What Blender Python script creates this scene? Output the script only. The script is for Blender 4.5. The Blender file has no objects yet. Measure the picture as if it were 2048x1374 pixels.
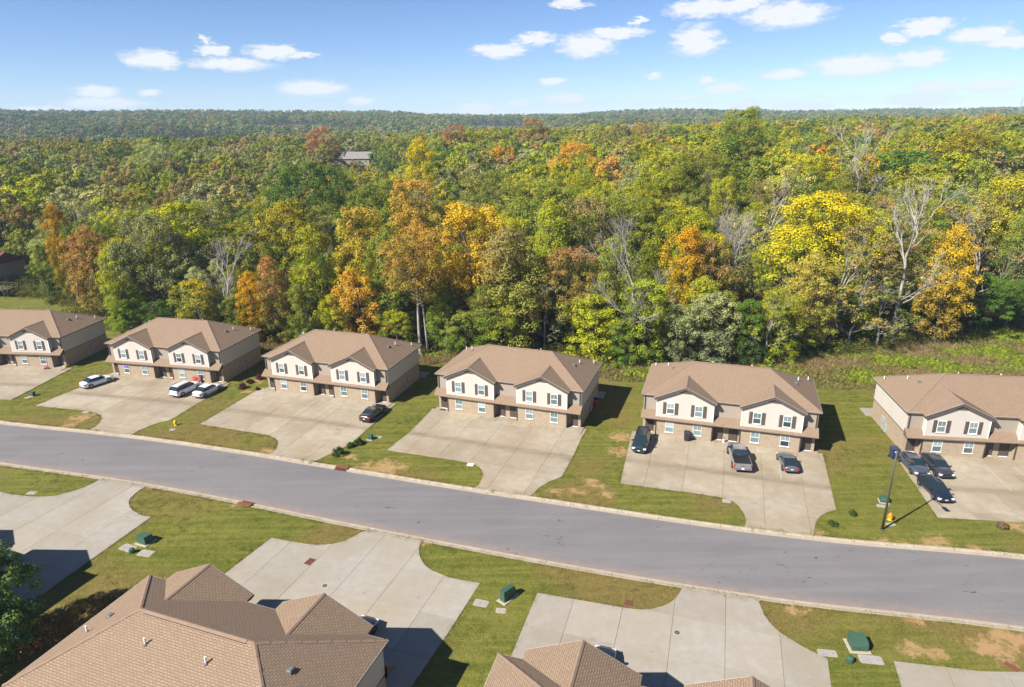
import bpy, math, random
import numpy as np
from mathutils import Vector, Matrix

PI = math.pi
scene = bpy.context.scene
COL = scene.collection

# ------------------------------------------------------------------ camera
cam_d = bpy.data.cameras.new('camera')
cam = bpy.data.objects.new('camera', cam_d)
COL.objects.link(cam)
cam_d.sensor_width = 36.0
cam_d.lens = 23.426
cam_d.clip_start = 0.5
cam_d.clip_end = 20000
CAM_H, PITCH, ROLL = 40.0, 0.3278048, -0.0142563
_F = Vector((0, math.cos(PITCH), -math.sin(PITCH)))
_U = Vector((0, math.sin(PITCH), math.cos(PITCH)))
_R = Vector((1, 0, 0))
_rc = _R * math.cos(ROLL) + _U * math.sin(ROLL)
_uc = _U * math.cos(ROLL) - _R * math.sin(ROLL)
cam.matrix_world = Matrix(((_rc.x, _uc.x, -_F.x, 0), (_rc.y, _uc.y, -_F.y, 0), (_rc.z, _uc.z, -_F.z, CAM_H), (0, 0, 0, 1)))
scene.camera = cam

# ------------------------------------------------------------------ light
SUN_EL, SHADOW_AZ = math.radians(41.5), math.radians(57.3)   # shadow azimuth from +Y towards +X
sun_d = bpy.data.lights.new('sun', 'SUN')
sun_d.energy = 4.8
sun_d.angle = math.radians(0.55)
sun_d.color = (1.0, 0.955, 0.88)
sun = bpy.data.objects.new('sun', sun_d)
COL.objects.link(sun)
_sd = Vector((math.sin(SHADOW_AZ) * math.cos(SUN_EL), math.cos(SHADOW_AZ) * math.cos(SUN_EL), -math.sin(SUN_EL)))
sun.rotation_euler = _sd.to_track_quat('-Z', 'Y').to_euler()
sun.location = (-60, -40, 90)

EXPOSURE = 1.2
SKY_STRENGTH = 0.060
scene.view_settings.view_transform = 'Standard'
scene.view_settings.look = 'None'
scene.view_settings.exposure = EXPOSURE
scene.view_settings.gamma = 1.0
scene.view_settings.use_curve_mapping = False

# measured layout (metres; x to the right, y away from the camera)
FAR_KERB = [(-72.31, 85.58), (-51.31, 80.6), (-30.44, 74.34), (-24.21, 72.15), (-4.41, 65.68), (1.74, 63.97), (23.48, 57.38), (29.85, 55.8), (47.79, 52.49)]
NEAR_KERB = [(-64.15, 74.3), (-48.99, 70.22), (-42.49, 68.56), (-15.21, 59.19), (-9.02, 57.14), (15.03, 49.73), (21.18, 48.02), (41.44, 43.82)]
PAD_H1 = [(-66.99, 104.43), (-45.38, 99.37), (-45.61, 97.71), (-48.37, 85.78), (-49.32, 85.19), (-50.31, 84.05), (-51.19, 82.34), (-51.45, 81.0), (-58.16, 83.05), (-57.92, 84.14), (-58.05, 85.32), (-58.52, 86.65), (-59.3, 87.74), (-60.54, 88.61), (-62.41, 89.39), (-71.34, 91.52)]
PAD_H2 = [(-39.67, 97.14), (-17.29, 90.38), (-19.31, 83.65), (-21.14, 77.5), (-22.97, 75.2), (-24.05, 73.73), (-24.7, 72.43), (-30.82, 74.52), (-30.52, 75.58), (-30.44, 76.67), (-30.56, 77.95), (-30.96, 78.95), (-31.63, 79.81), (-32.94, 80.7), (-35.59, 81.55), (-43.54, 84.33)]
PAD_H3 = [(-11.68, 88.51), (9.92, 81.1), (9.09, 79.07), (7.38, 73.59), (5.55, 68.58), (4.04, 67.59), (2.77, 66.2), (2.13, 65.02), (1.74, 63.96), (-4.5, 65.92), (-4.03, 67.09), (-3.77, 68.25), (-3.63, 69.44), (-3.77, 70.36), (-4.12, 71.16), (-5.12, 72.14), (-7.42, 73.03), (-16.13, 75.83), (-13.79, 81.15), (-12.07, 86.94)]
PAD_H4 = [(15.84, 80.27), (38.15, 73.31), (34.1, 61.01), (32.89, 60.53), (32.0, 59.94), (31.29, 59.2), (30.76, 58.42), (29.77, 55.91), (23.42, 57.25), (23.93, 59.12), (24.15, 60.33), (24.16, 61.46), (23.87, 62.77), (22.99, 63.63), (21.07, 64.35), (12.15, 66.96)]
PAD_FA = [(-24.51, 57.45), (-23.26, 57.03), (-22.13, 56.71), (-20.86, 56.36), (-19.79, 56.17), (-18.77, 56.15), (-17.93, 56.3), (-17.15, 56.66), (-16.41, 57.3), (-15.7, 58.11), (-15.0, 59.11), (-9.04, 57.33), (-9.32, 56.65), (-9.4, 55.81), (-9.34, 54.88), (-9.11, 53.96), (-8.81, 53.29), (-8.41, 52.63), (-7.94, 52.12), (-7.42, 51.75), (-6.13, 50.94), (-4.75, 50.46), (-3.2, 50.07)]
PAD_HC = [(-38.72, 61.53), (-39.66, 61.71), (-40.54, 62.2), (-41.34, 62.79), (-42.11, 63.52), (-42.74, 64.46), (-43.0, 65.28), (-42.99, 66.14), (-42.85, 67.12), (-42.45, 68.38), (-48.86, 70.33), (-49.2, 68.56), (-49.69, 67.77), (-50.25, 67.14), (-51.69, 66.12), (-52.84, 65.88), (-54.36, 65.92), (-56.53, 66.36), (-58.89, 67.02)]
PAD_FB = [(1.93, 48.66), (6.82, 47.3), (9.24, 46.62), (10.09, 46.44), (10.95, 46.37), (11.65, 46.44), (12.26, 46.65), (12.95, 46.94), (13.55, 47.35), (14.05, 47.86), (14.43, 48.36), (14.79, 49.02), (15.05, 49.7), (21.21, 48.03), (20.97, 47.16), (20.9, 46.44), (20.87, 45.56), (20.94, 44.71), (21.19, 43.92), (21.57, 43.22), (22.58, 41.95), (23.95, 40.66)]
PAD_H5_EDGE = [(46.82, 73.41), (43.84, 59.32), (51.98, 58.22)]
PAD_H0_EDGE = [(-75.65, 107.78), (-76.53, 93.78), (-78.51, 94.16)]
PAD_FD_EDGE = [(28.9, 40.35), (32.37, 39.72), (34.83, 39.25), (38.0, 39.12)]
PAD_FA_SIDES = [(-26.94, 52.08), (-5.63, 43.79)]
PAD_HC_SIDE = [(-42.63, 48.35)]
PAD_FB_SIDES = [(-0.37, 41.56), (23.08, 38.14)]
AT = {'pole': (37.05, 57.39), 'hydA': (-46.81, 84.11), 'hydB': (38.73, 59.11), 'inletA': (-20.76, 70.72), 'inletB': (-29.53, 63.88), 'tr1': (-37.02, 57.05), 'ped1': (-37.48, 55.36), 'lid1': (-38.32, 56.10), 'lid2': (-36.05, 55.17), 'tr2': (-0.67, 48.09), 'lid3': (-3.01, 47.44), 'lid4': (-1.27, 46.48), 'tr3': (26.85, 41.88), 'ped3': (25.53, 40.38), 'lid5': (24.20, 41.25), 'lid6': (27.23, 40.54), 'bx1': (-74.30, 95.41), 'lid7': (-74.63, 94.65), 'lidh': (-46.62, 82.71), 'bx2': (-18.80, 79.01), 'lid8': (-17.85, 79.56), 'lid9': (-5.24, 71.72), 'lid10': (23.10, 63.01), 'lid11': (-62.20, 88.93), 'bx3': (39.91, 62.47), 'lid12': (39.23, 61.61), 'lid13': (38.36, 58.23), 'lid14': (-55.01, 66.71), 'gr1': (-19.55, 53.49), 'gr2': (9.75, 47.24), 'gr3': (37.42, 39.67), 'dr1': (-17.22, 50.02), 'dr2': (13.08, 43.64), 'binH4': (22.32, 77.17), 'binH5': (46.11, 71.96), 'canH3': (11.86, 88.66), 'sh1': (-21.94, 74.86), 'sh2': (-20.88, 76.84), 'sh3': (-19.95, 77.63), 'sh4': (32.47, 58.28), 'sh5': (35.35, 60.10), 'dead': (49.18, 57.35), 'hedgeA': (-42.38, 97.24), 'hedgeB': (-42.12, 99.31), 'hedgeC': (-41.11, 100.98), 'hedgeD': (-39.85, 96.54), 'redh1': (-50.05, 100.03), 'c_sedA': (-66.80, 99.81), 'c_suv': (-50.77, 95.94), 'c_sedB': (-47.12, 95.41), 'c_blk': (-19.77, 86.14), 'c_teal': (16.26, 76.12), 'c_pick': (27.17, 71.65), 'c_cpe': (32.65, 70.51), 'c_5a': (47.02, 69.51), 'c_5b': (49.54, 69.08), 'c_5c': (46.30, 64.12), 'matH4': (25.97, 76.64), 'matH3': (-0.01, 84.50)}
CLOUDS = [(-0.4565, 0.0755, 0.0363, 0.0119), (-0.3642, 0.0713, 0.0518, 0.0091), (-0.3875, 0.0868, 0.0191, 0.0077), (-0.39, 0.0977, 0.0094, 0.0045), (-0.3132, 0.0869, 0.0362, 0.0092), (-0.2748, 0.082, 0.0197, 0.0046), (-0.2674, 0.043, 0.0488, 0.0114), (-0.2062, 0.0248, 0.0217, 0.0068), (-0.522, 0.0371, 0.027, 0.0075), (-0.518, 0.0245, 0.0493, 0.0081), (-0.4655, 0.0356, 0.0159, 0.0045), (-0.5819, 0.0163, 0.032, 0.0055), (-0.0107, 0.0891, 0.0418, 0.0109), (-0.0475, 0.0146, 0.0322, 0.0098), (0.1086, 0.0946, 0.0428, 0.0163), (0.0368, 0.1022, 0.0299, 0.0095), (0.1459, 0.1077, 0.0487, 0.0081), (0.2554, 0.098, 0.0354, 0.0198), (0.3605, 0.122, 0.0609, 0.0159), (0.2641, 0.1341, 0.0563, 0.0124), (0.305, 0.1348, 0.0344, 0.0097), (0.0847, 0.1443, 0.0293, 0.006), (0.1793, 0.1206, 0.0116, 0.006), (0.4527, 0.0578, 0.0544, 0.0139), (0.5184, 0.0627, 0.0325, 0.0116), (0.3686, 0.0492, 0.0299, 0.0066), (0.5209, 0.0983, 0.0331, 0.0085), (0.5769, 0.0849, 0.0367, 0.0117), (0.6067, 0.0756, 0.0254, 0.0076), (0.4889, 0.0863, 0.0183, 0.0074), (0.5178, 0.0889, 0.0164, 0.0056), (0.2978, 0.034, 0.0327, 0.008), (0.2724, 0.0447, 0.0136, 0.0054), (0.0611, 0.0479, 0.0212, 0.0055), (0.0794, 0.0247, 0.0373, 0.009), (0.0162, 0.0204, 0.0241, 0.0055), (0.2426, 0.0219, 0.017, 0.0047), (0.2027, 0.0528, 0.0137, 0.0047), (0.5418, 0.0294, 0.0354, 0.0074), (0.5945, 0.0292, 0.0316, 0.0084), (0.5285, 0.0156, 0.0416, 0.0087), (0.3251, 0.0133, 0.0199, 0.006), (0.3937, 0.009, 0.0413, 0.0066)]
HOUSES = {'h0': (-87.461, 109.456, -0.121), 'h1': (-56.608, 102.16, -0.229), 'h2': (-28.291, 93.807, -0.314), 'h3': (-0.793, 84.996, -0.349), 'h4': (27.19, 76.986, -0.316), 'h5': (58.353, 71.869, -0.152), 'fa': (-19.22, 40.797, 2.793), 'fb': (9.054, 32.457, 2.835)}
SOIL = [(-15.97, 71.06, 2.6), (-18.26, 71.37, 1.2), (14.31, 78.7, 1.6), (13.21, 74.6, 1.3), (7.11, 65.37, 1.0), (8.76, 67.49, 1.0), (9.48, 66.37, 0.8), (10.39, 64.76, 0.8), (-61.66, 87.21, 1.5), (-61.83, 84.6, 1.0), (33.24, 44.66, 0.8), (31.06, 41.59, 1.0), (37.45, 41.47, 1.6), (39.34, 42.48, 1.2), (41.12, 55.29, 1.3), (36.56, 55.0, 1.0), (30.6, 56.95, 0.7), (51.41, 57.99, 1.6), (-8.94, 56.47, 0.9), (-32.09, 65.89, 0.8), (-28.3, 64.75, 0.8), (-37.2, 66.56, 0.7), (1.77, 64.99, 0.6), (-42.09, 67.77, 0.6), (-30.64, 63.61, 0.5), (-20.43, 74.3, 0.8), (-30.98, 75.92, 1.2), (23.68, 46.09, 0.8), (32.5, 41.05, 0.8), (4.59, 65.44, 0.8), (13.79, 60.74, 0.6), (19.07, 58.79, 0.5), (44.2, 54.03, 0.8), (-41.54, 99.92, 1.2), (-41.21, 95.79, 0.8)]
DRY = [(9.23, 71.55, 3.5), (8.51, 65.34, 3), (40.25, 70.66, 3.5), (-33.8, 76.68, 3), (-30.83, 79.38, 2), (-61.83, 85.73, 3), (-16.74, 57.92, 3), (9.53, 47.75, 3), (-38.25, 47.48, 7), (-36.2, 50.01, 5), (-41.79, 46.93, 6), (5.63, 52.63, 2.5), (21.79, 44.49, 2), (37.27, 44.18, 3), (-12.14, 68.62, 2.5), (-44.91, 79.82, 3), (-38.19, 79.61, 3)]
FD_LEFT = (28.19, 38.06)
SPECIAL = [(-101.7, 150.0, 23.3, 'col', 'orange_top', 1.0), (-108.3, 152.0, 13.7, 'thin', 'green', 0.9), (-94.7, 143.0, 15.6, 'thin', 'rust', 0.9), (-76.9, 128.0, 17.7, 'col', 'yellowgreen', 0.9), (-71.2, 131.0, 23.1, 'round', 'greygreen', 1.1), (-70.8, 142.0, 24.1, 'round', 'darkyellow', 1.35), (-59.1, 121.0, 12.2, 'low', 'yellowgreen', 1.2), (-54.4, 124.0, 20.0, 'bare', 'twig', 0.9), (-66.1, 152.0, 23.2, 'sparse', 'pale', 1.2), (-48.4, 140.0, 24.3, 'round', 'darkyellow', 1.3), (-43.7, 119.0, 16.8, 'col', 'rust', 0.75), (-48.0, 119.0, 14.1, 'col', 'golden_g', 0.7), (-36.4, 121.0, 22.2, 'col', 'yellowolive', 0.9), (-37.2, 116.0, 12.5, 'low', 'green', 1.0), (-28.5, 125.0, 24.5, 'round', 'rust_or', 1.0), (-27.4, 115.0, 14.9, 'low', 'golden', 1.1), (-22.1, 117.0, 21.8, 'col', 'green', 0.9), (-16.1, 110.6, 23.6, 'high', 'brownor', 1.0), (-7.3, 121.0, 26.0, 'round', 'golden', 1.3), (-0.2, 112.0, 22.6, 'col', 'olive_or', 1.25), (-1.7, 109.5, 10.8, 'low', 'yellowgreen', 1.1), (10.1, 114.0, 19.0, 'round', 'rust_gr', 1.0), (13.6, 108.0, 11.8, 'low', 'yellowgreen2', 1.3), (14.4, 114.0, 15.8, 'round', 'green', 0.9), (8.4, 131.0, 25.1, 'col', 'lightgreen', 0.9), (14.7, 136.0, 24.5, 'round', 'green_or', 1.2), (20.3, 105.4, 25.6, 'bare', 'pale', 1.0), (21.9, 104.6, 14.9, 'low', 'yellowgreen', 1.1), (42.6, 125.0, 25.2, 'fan', 'pale', 1.1), (30.0, 112.0, 22.4, 'col', 'orange_g', 0.85), (33.9, 114.0, 19.5, 'round', 'rust_gr', 0.8), (32.8, 104.5, 12.8, 'low', 'greygreen', 1.1), (27.2, 104.5, 10.8, 'low', 'greygreen', 0.9), (32.3, 109.0, 14.3, 'col', 'yellowgreen', 0.9), (42.2, 104.3, 13.5, 'sparse', 'lightgreen', 0.8), (44.9, 106.5, 12.4, 'low', 'lightgreen', 1.1), (56.7, 122.0, 26.4, 'round', 'yellow', 1.4), (51.2, 110.0, 18.0, 'col', 'brownor', 0.9), (68.2, 113.2, 29.8, 'bareleaf', 'pale', 1.15), (76.1, 113.5, 21.7, 'col', 'golden', 0.95), (59.3, 111.0, 12.7, 'sparse', 'brownor', 0.9), (64.9, 112.0, 12.4, 'sparse', 'olive', 0.9), (91.5, 128.0, 24.6, 'sparse', 'greyw', 1.2), (85.3, 118.0, 12.3, 'round', 'darkgreen', 1.1), (94.5, 121.0, 9.9, 'round', 'darkgreen', 1.0), (103.0, 140.0, 26.6, 'round', 'yellowolive', 1.3), (57.4, 113.0, 22.7, 'sparse', 'olive_or', 0.9), (18.4, 112.0, 20.9, 'col', 'green', 0.9), (5.8, 112.0, 13.4, 'sparse', 'greygreen', 0.8), (-12.3, 113.0, 13.4, 'col', 'green', 0.8), (-31.9, 114.0, 10.7, 'low', 'yellowgreen', 0.9), (-51.2, 120.0, 9.5, 'low', 'olive', 0.9), (-75.9, 127.0, 7.0, 'low', 'green', 1.0), (-69.4, 126.0, 7.2, 'low', 'darkgreen', 1.0), (39.1, 105.5, 11.1, 'low', 'darkgreen', 0.9), (18.2, 104.5, 8.3, 'low', 'olive', 0.8), (-8.0, 110.0, 8.8, 'low', 'olive', 0.9), (-20.3, 112.0, 8.4, 'low', 'darkyellow', 0.9), (24.0, 250.0, 31.3, 'round', 'orange', 1.3), (-30.0, 235.0, 33.8, 'col', 'yellow', 1.1), (-56.8, 185.0, 29.6, 'round', 'darkgreen', 1.4), (-107.7, 400.0, 36.6, 'round', 'red', 1.2), (-32.2, 420.0, 36.4, 'round', 'red', 1.1), (14.5, 430.0, 39.2, 'round', 'rust', 1.4), (88.4, 172.0, 39.0, 'bareleaf', 'olive', 1.25), (79.7, 238.0, 42.4, 'round', 'green', 1.5), (58.0, 150.0, 29.3, 'sparse', 'pale', 1.3), (44.1, 190.0, 30.8, 'round', 'yellowgreen', 1.3), (52.3, 185.0, 30.9, 'round', 'green', 1.2), (83.5, 200.0, 34.0, 'sparse', 'olive', 1.4), (33.5, 200.0, 29.1, 'sparse', 'pale', 1.2), (141.8, 210.0, 34.4, 'round', 'darkyellow', 1.4), (-154.5, 300.0, 31.7, 'round', 'pale', 1.2), (36.7, 160.0, 20.9, 'round', 'darkyellow', 1.5), (23.2, 150.0, 23.9, 'round', 'olive', 1.3), (-32.8, 160.0, 25.3, 'round', 'olive', 1.2), (-21.9, 150.0, 27.2, 'round', 'brownor', 1.2), (-8.2, 190.0, 26.2, 'round', 'olive', 1.3), (5.1, 170.0, 26.3, 'round', 'olive', 1.3)]
SNAGS = [(-97.2, 144.6, -95.4, 12.9), (5.9, 113.2, 6.0, 7.5), (-14.8, 110.9, -15.5, 13.9), (43.3, 105.0, 42.7, 11.2), (-11.6, 111.2, -11.0, 9.5), (94.2, 120.9, 94.0, 6.1)]


# world: Nishita sky, with small fair-weather clouds given by direction (azimuth, elevation)
world = bpy.data.worlds.new('World')
scene.world = world
world.use_nodes = True
wn, wl = world.node_tree.nodes, world.node_tree.links
wn.clear()


def build_world():
    out = wn.new('ShaderNodeOutputWorld')
    bg = wn.new('ShaderNodeBackground')
    bg.inputs['Strength'].default_value = SKY_STRENGTH
    wl.new(bg.outputs[0], out.inputs[0])
    sky = wn.new('ShaderNodeTexSky')
    sky.sky_type = 'NISHITA'
    sky.sun_disc = False
    sky.sun_elevation = SUN_EL
    sky.sun_rotation = SHADOW_AZ + PI
    sky.altitude = 150
    sky.air_density = 0.75
    sky.dust_density = 0.0
    sky.ozone_density = 6.0
    tc = wn.new('ShaderNodeTexCoord')
    sep = wn.new('ShaderNodeSeparateXYZ')
    wl.new(tc.outputs['Generated'], sep.inputs[0])

    def math_(op, a, b=None, c=None, clamp=False):
        n = wn.new('ShaderNodeMath')
        n.operation = op
        n.use_clamp = clamp
        for i, v in enumerate((a, b, c)):
            if v is None:
                continue
            if isinstance(v, (int, float)):
                n.inputs[i].default_value = v
            else:
                wl.new(v, n.inputs[i])
        return n.outputs[0]
    az = math_('ARCTAN2', sep.outputs[0], sep.outputs[1])
    el = math_('ARCSINE', sep.outputs[2])
    comb = wn.new('ShaderNodeCombineXYZ')
    wl.new(az, comb.inputs[0])
    wl.new(el, comb.inputs[1])
    p = comb.outputs[0]
    # domain warp so that outlines billow
    warp = wn.new('ShaderNodeTexNoise')
    warp.inputs['Scale'].default_value = 42
    warp.inputs['Detail'].default_value = 9
    warp.inputs['Roughness'].default_value = 0.68
    sc = wn.new('ShaderNodeVectorMath'); sc.operation = 'MULTIPLY'
    sc.inputs[1].default_value = (1, 2.6, 1)
    wl.new(p, sc.inputs[0])
    wl.new(sc.outputs[0], warp.inputs['Vector'])
    wsub = wn.new('ShaderNodeVectorMath'); wsub.operation = 'SUBTRACT'
    wsub.inputs[1].default_value = (0.5, 0.5, 0.5)
    wl.new(warp.outputs['Color'], wsub.inputs[0])
    wmul = wn.new('ShaderNodeVectorMath'); wmul.operation = 'MULTIPLY'
    wmul.inputs[1].default_value = (0.085, 0.026, 0)
    wl.new(wsub.outputs[0], wmul.inputs[0])
    # distant low clouds are small, so their outlines are warped less
    wsc = wn.new('ShaderNodeVectorMath'); wsc.operation = 'SCALE'
    wl.new(wmul.outputs[0], wsc.inputs[0])
    wl.new(math_('MULTIPLY_ADD', math_('MULTIPLY', el, 9.0, clamp=True), 0.72, 0.28), wsc.inputs['Scale'])
    wadd = wn.new('ShaderNodeVectorMath'); wadd.operation = 'ADD'
    wl.new(p, wadd.inputs[0]); wl.new(wsc.outputs[0], wadd.inputs[1])
    pw = wadd.outputs[0]
    d = None
    for ca, ce, ra, rb in CLOUDS:
        s = wn.new('ShaderNodeVectorMath'); s.operation = 'SUBTRACT'
        s.inputs[1].default_value = (ca, ce - rb * 0.25, 0)
        wl.new(pw, s.inputs[0])
        m = wn.new('ShaderNodeVectorMath'); m.operation = 'MULTIPLY'
        m.inputs[1].default_value = (1 / (ra * 1.06), 1 / (rb * 1.08), 0)
        wl.new(s.outputs[0], m.inputs[0])
        ln = wn.new('ShaderNodeVectorMath'); ln.operation = 'LENGTH'
        wl.new(m.outputs[0], ln.inputs[0])
        d = ln.outputs['Value'] if d is None else math_('MINIMUM', d, ln.outputs['Value'])
    # the same kind of cloud goes on outside the listed ones: noise on a flat cloud deck
    zz = math_('MAXIMUM', sep.outputs[2], 0.06)
    cx = math_('DIVIDE', sep.outputs[0], zz)
    cy = math_('DIVIDE', sep.outputs[1], zz)
    c2 = wn.new('ShaderNodeCombineXYZ')
    wl.new(cx, c2.inputs[0]); wl.new(cy, c2.inputs[1])
    deck = wn.new('ShaderNodeTexNoise')
    deck.inputs['Scale'].default_value = 1.1
    deck.inputs['Detail'].default_value = 6
    deck.inputs['Roughness'].default_value = 0.55
    wl.new(c2.outputs[0], deck.inputs['Vector'])
    outside = math_('MAXIMUM', math_('MULTIPLY', math_('SUBTRACT', math_('ABSOLUTE', az), 0.68), 6.0, clamp=True),
                    math_('MULTIPLY', math_('SUBTRACT', el, 0.16), 9.0, clamp=True))
    dm = math_('MULTIPLY', math_('MULTIPLY', math_('SUBTRACT', deck.outputs['Fac'], 0.60), 9.0, clamp=True), outside)
    m1 = math_('MULTIPLY', math_('SUBTRACT', 1.28, d), 1.35, clamp=True)
    fine = wn.new('ShaderNodeTexNoise')
    fine.inputs['Scale'].default_value = 90
    fine.inputs['Detail'].default_value = 7
    wl.new(sc.outputs[0], fine.inputs['Vector'])
    m1 = math_('SUBTRACT', math_('MULTIPLY', m1, 1.5), math_('MULTIPLY', fine.outputs['Fac'], 0.9), clamp=True)
    mask = math_('MULTIPLY', math_('MAXIMUM', m1, dm), 0.92, clamp=True)
    # clouds fade into the bright air close to the horizon
    fade = math_('MULTIPLY_ADD', math_('MULTIPLY', el, 14.0, clamp=True), 0.15, 0.85)
    mask = math_('MULTIPLY', mask, fade)
    ramp = wn.new('ShaderNodeMix'); ramp.data_type = 'RGBA'
    ramp.inputs['A'].default_value = (5.9, 6.2, 6.8, 1)
    ramp.inputs['B'].default_value = (7.2, 7.25, 7.3, 1)
    wl.new(m1, ramp.inputs['Factor'])
    mix = wn.new('ShaderNodeMix'); mix.data_type = 'RGBA'
    wl.new(mask, mix.inputs['Factor'])
    grade = wn.new('ShaderNodeMix'); grade.data_type = 'RGBA'; grade.blend_type = 'MULTIPLY'
    grade.inputs['Factor'].default_value = 1.0
    grade.inputs['B'].default_value = (1.0, 0.965, 1.02, 1)
    wl.new(sky.outputs[0], grade.inputs['A'])
    wl.new(grade.outputs['Result'], mix.inputs['A'])
    wl.new(ramp.outputs['Result'], mix.inputs['B'])
    wl.new(mix.outputs['Result'], bg.inputs['Color'])


build_world()

# ------------------------------------------------------------------ helpers


def smooth01(t):
    t = np.clip(t, 0, 1)
    return t * t * (3 - 2 * t)


def new_obj(name, me, parent=None):
    o = bpy.data.objects.new(name, me)
    COL.objects.link(o)
    if parent is not None:
        o.parent = parent
    return o


def tag(o, label=None, cat=None, group=None, kind=None):
    if label:
        o['label'] = label
    if cat:
        o['category'] = cat
    if group:
        o['group'] = group
    if kind:
        o['kind'] = kind
    return o


def empty(name, loc=(0, 0, 0), rz=0.0):
    o = bpy.data.objects.new(name, None)
    COL.objects.link(o)
    o.empty_display_size = 0.3
    o.location = loc
    o.rotation_euler = (0, 0, rz)
    return o


def copy_tree(o, parent=None):
    c = o.copy()
    COL.objects.link(c)
    c.parent = parent
    for ch in list(o.children):
        copy_tree(ch, c)
    return c


class MB:
    """collects faces of one part"""

    def __init__(s):
        s.v, s.f, s.m, s.uv, s.has_uv = [], [], [], [], False

    def face(s, pts, mat=0, uv=None):
        i = len(s.v)
        s.v += [tuple(p) for p in pts]
        s.f.append(tuple(range(i, i + len(pts))))
        s.m.append(mat)
        s.uv.append(uv)
        if uv:
            s.has_uv = True
        return s

    def box(s, x0, x1, y0, y1, z0, z1, mat=0, skip=''):
        a, b, c, d = (x0, y0), (x1, y0), (x1, y1), (x0, y1)
        if 'b' not in skip:
            s.face([(*d, z0), (*c, z0), (*b, z0), (*a, z0)], mat)
        if 't' not in skip:
            s.face([(*a, z1), (*b, z1), (*c, z1), (*d, z1)], mat)
        for p, q in ((a, b), (b, c), (c, d), (d, a)):
            s.face([(*p, z0), (*q, z0), (*q, z1), (*p, z1)], mat)
        return s

    def bevel_box(s, x0, x1, y0, y1, z0, z1, r, mat=0):
        """box with chamfered top edges"""
        lo = [(x0, y0), (x1, y0), (x1, y1), (x0, y1)]
        hi = [(x0 + r, y0 + r), (x1 - r, y0 + r), (x1 - r, y1 - r), (x0 + r, y1 - r)]
        for k in range(4):
            p, q = lo[k], lo[(k + 1) % 4]
            s.face([(*p, z0), (*q, z0), (*q, z1 - r), (*p, z1 - r)], mat)
            p2, q2 = hi[k], hi[(k + 1) % 4]
            s.face([(*p, z1 - r), (*q, z1 - r), (*q2, z1), (*p2, z1)], mat)
        s.face([(*p, z1) for p in hi], mat)
        return s

    def prism(s, poly, z0, z1, mat=0, bottom=False):
        n = len(poly)
        s.face([(x, y, z1) for x, y in poly], mat)
        if bottom:
            s.face([(x, y, z0) for x, y in reversed(poly)], mat)
        for k in range(n):
            p, q = poly[k], poly[(k + 1) % n]
            s.face([(*p, z0), (*q, z0), (*q, z1), (*p, z1)], mat)
        return s

    def tube(s, pts, radii, sides=6, mat=0, cap=True):
        pts = [Vector(p) for p in pts]
        rings = []
        for i, p in enumerate(pts):
            d = (pts[min(i + 1, len(pts) - 1)] - pts[max(i - 1, 0)]).normalized()
            a = d.orthogonal().normalized() if abs(d.z) < 0.99 else Vector((1, 0, 0))
            b = d.cross(a).normalized()
            a = b.cross(d)
            base = len(s.v)
            for k in range(sides):
                t = 2 * PI * k / sides
                s.v.append(tuple(p + (a * math.cos(t) + b * math.sin(t)) * radii[i]))
            rings.append(base)
        for r0, r1 in zip(rings, rings[1:]):
            for k in range(sides):
                k2 = (k + 1) % sides
                s.f.append((r0 + k, r0 + k2, r1 + k2, r1 + k))
                s.m.append(mat); s.uv.append(None)
        if cap:
            s.f.append(tuple(rings[-1] + k for k in range(sides))); s.m.append(mat); s.uv.append(None)
            s.f.append(tuple(rings[0] + k for k in reversed(range(sides)))); s.m.append(mat); s.uv.append(None)
        return s

    def lathe(s, prof, sides=12, mat=0, cx=0, cy=0):
        rings = []
        for r, z in prof:
            base = len(s.v)
            for k in range(sides):
                t = 2 * PI * k / sides
                s.v.append((cx + r * math.cos(t), cy + r * math.sin(t), z))
            rings.append(base)
        for r0, r1 in zip(rings, rings[1:]):
            for k in range(sides):
                k2 = (k + 1) % sides
                s.f.append((r0 + k, r0 + k2, r1 + k2, r1 + k)); s.m.append(mat); s.uv.append(None)
        s.f.append(tuple(rings[-1] + k for k in range(sides))); s.m.append(mat); s.uv.append(None)
        return s

    def mesh(s, name, mats, smooth=False):
        me = bpy.data.meshes.new(name)
        me.from_pydata(s.v, [], s.f)
        for m in (mats if isinstance(mats, (list, tuple)) else [mats]):
            me.materials.append(m)
        me.polygons.foreach_set('material_index', s.m)
        if s.has_uv:
            uvl = me.uv_layers.new(name='UVMap')
            flat = []
            for f, uv in zip(s.f, s.uv):
                flat += [c for q in (uv or [(0, 0)] * len(f)) for c in q]
            uvl.data.foreach_set('uv', flat)
        if smooth:
            me.polygons.foreach_set('use_smooth', [True] * len(me.polygons))
        me.update()
        return me

    def build(s, name, mats, parent=None, smooth=False):
        return new_obj(name, s.mesh(name, mats, smooth), parent)


def quads_mesh(name, V, n_quads, mat, face_attrs=None):
    """V: (4*n,3) array, each four rows are one quad"""
    me = bpy.data.meshes.new(name)
    me.vertices.add(4 * n_quads)
    me.vertices.foreach_set('co', np.ascontiguousarray(V, dtype=np.float32).ravel())
    me.loops.add(4 * n_quads)
    me.loops.foreach_set('vertex_index', np.arange(4 * n_quads, dtype=np.int32))
    me.polygons.add(n_quads)
    me.polygons.foreach_set('loop_start', np.arange(0, 4 * n_quads, 4, dtype=np.int32))
    me.materials.append(mat)
    me.update(calc_edges=True)
    for k, a in (face_attrs or {}).items():
        at = me.attributes.new(k, 'FLOAT', 'FACE')
        at.data.foreach_set('value', np.asarray(a, dtype=np.float32))
    return me


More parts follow.
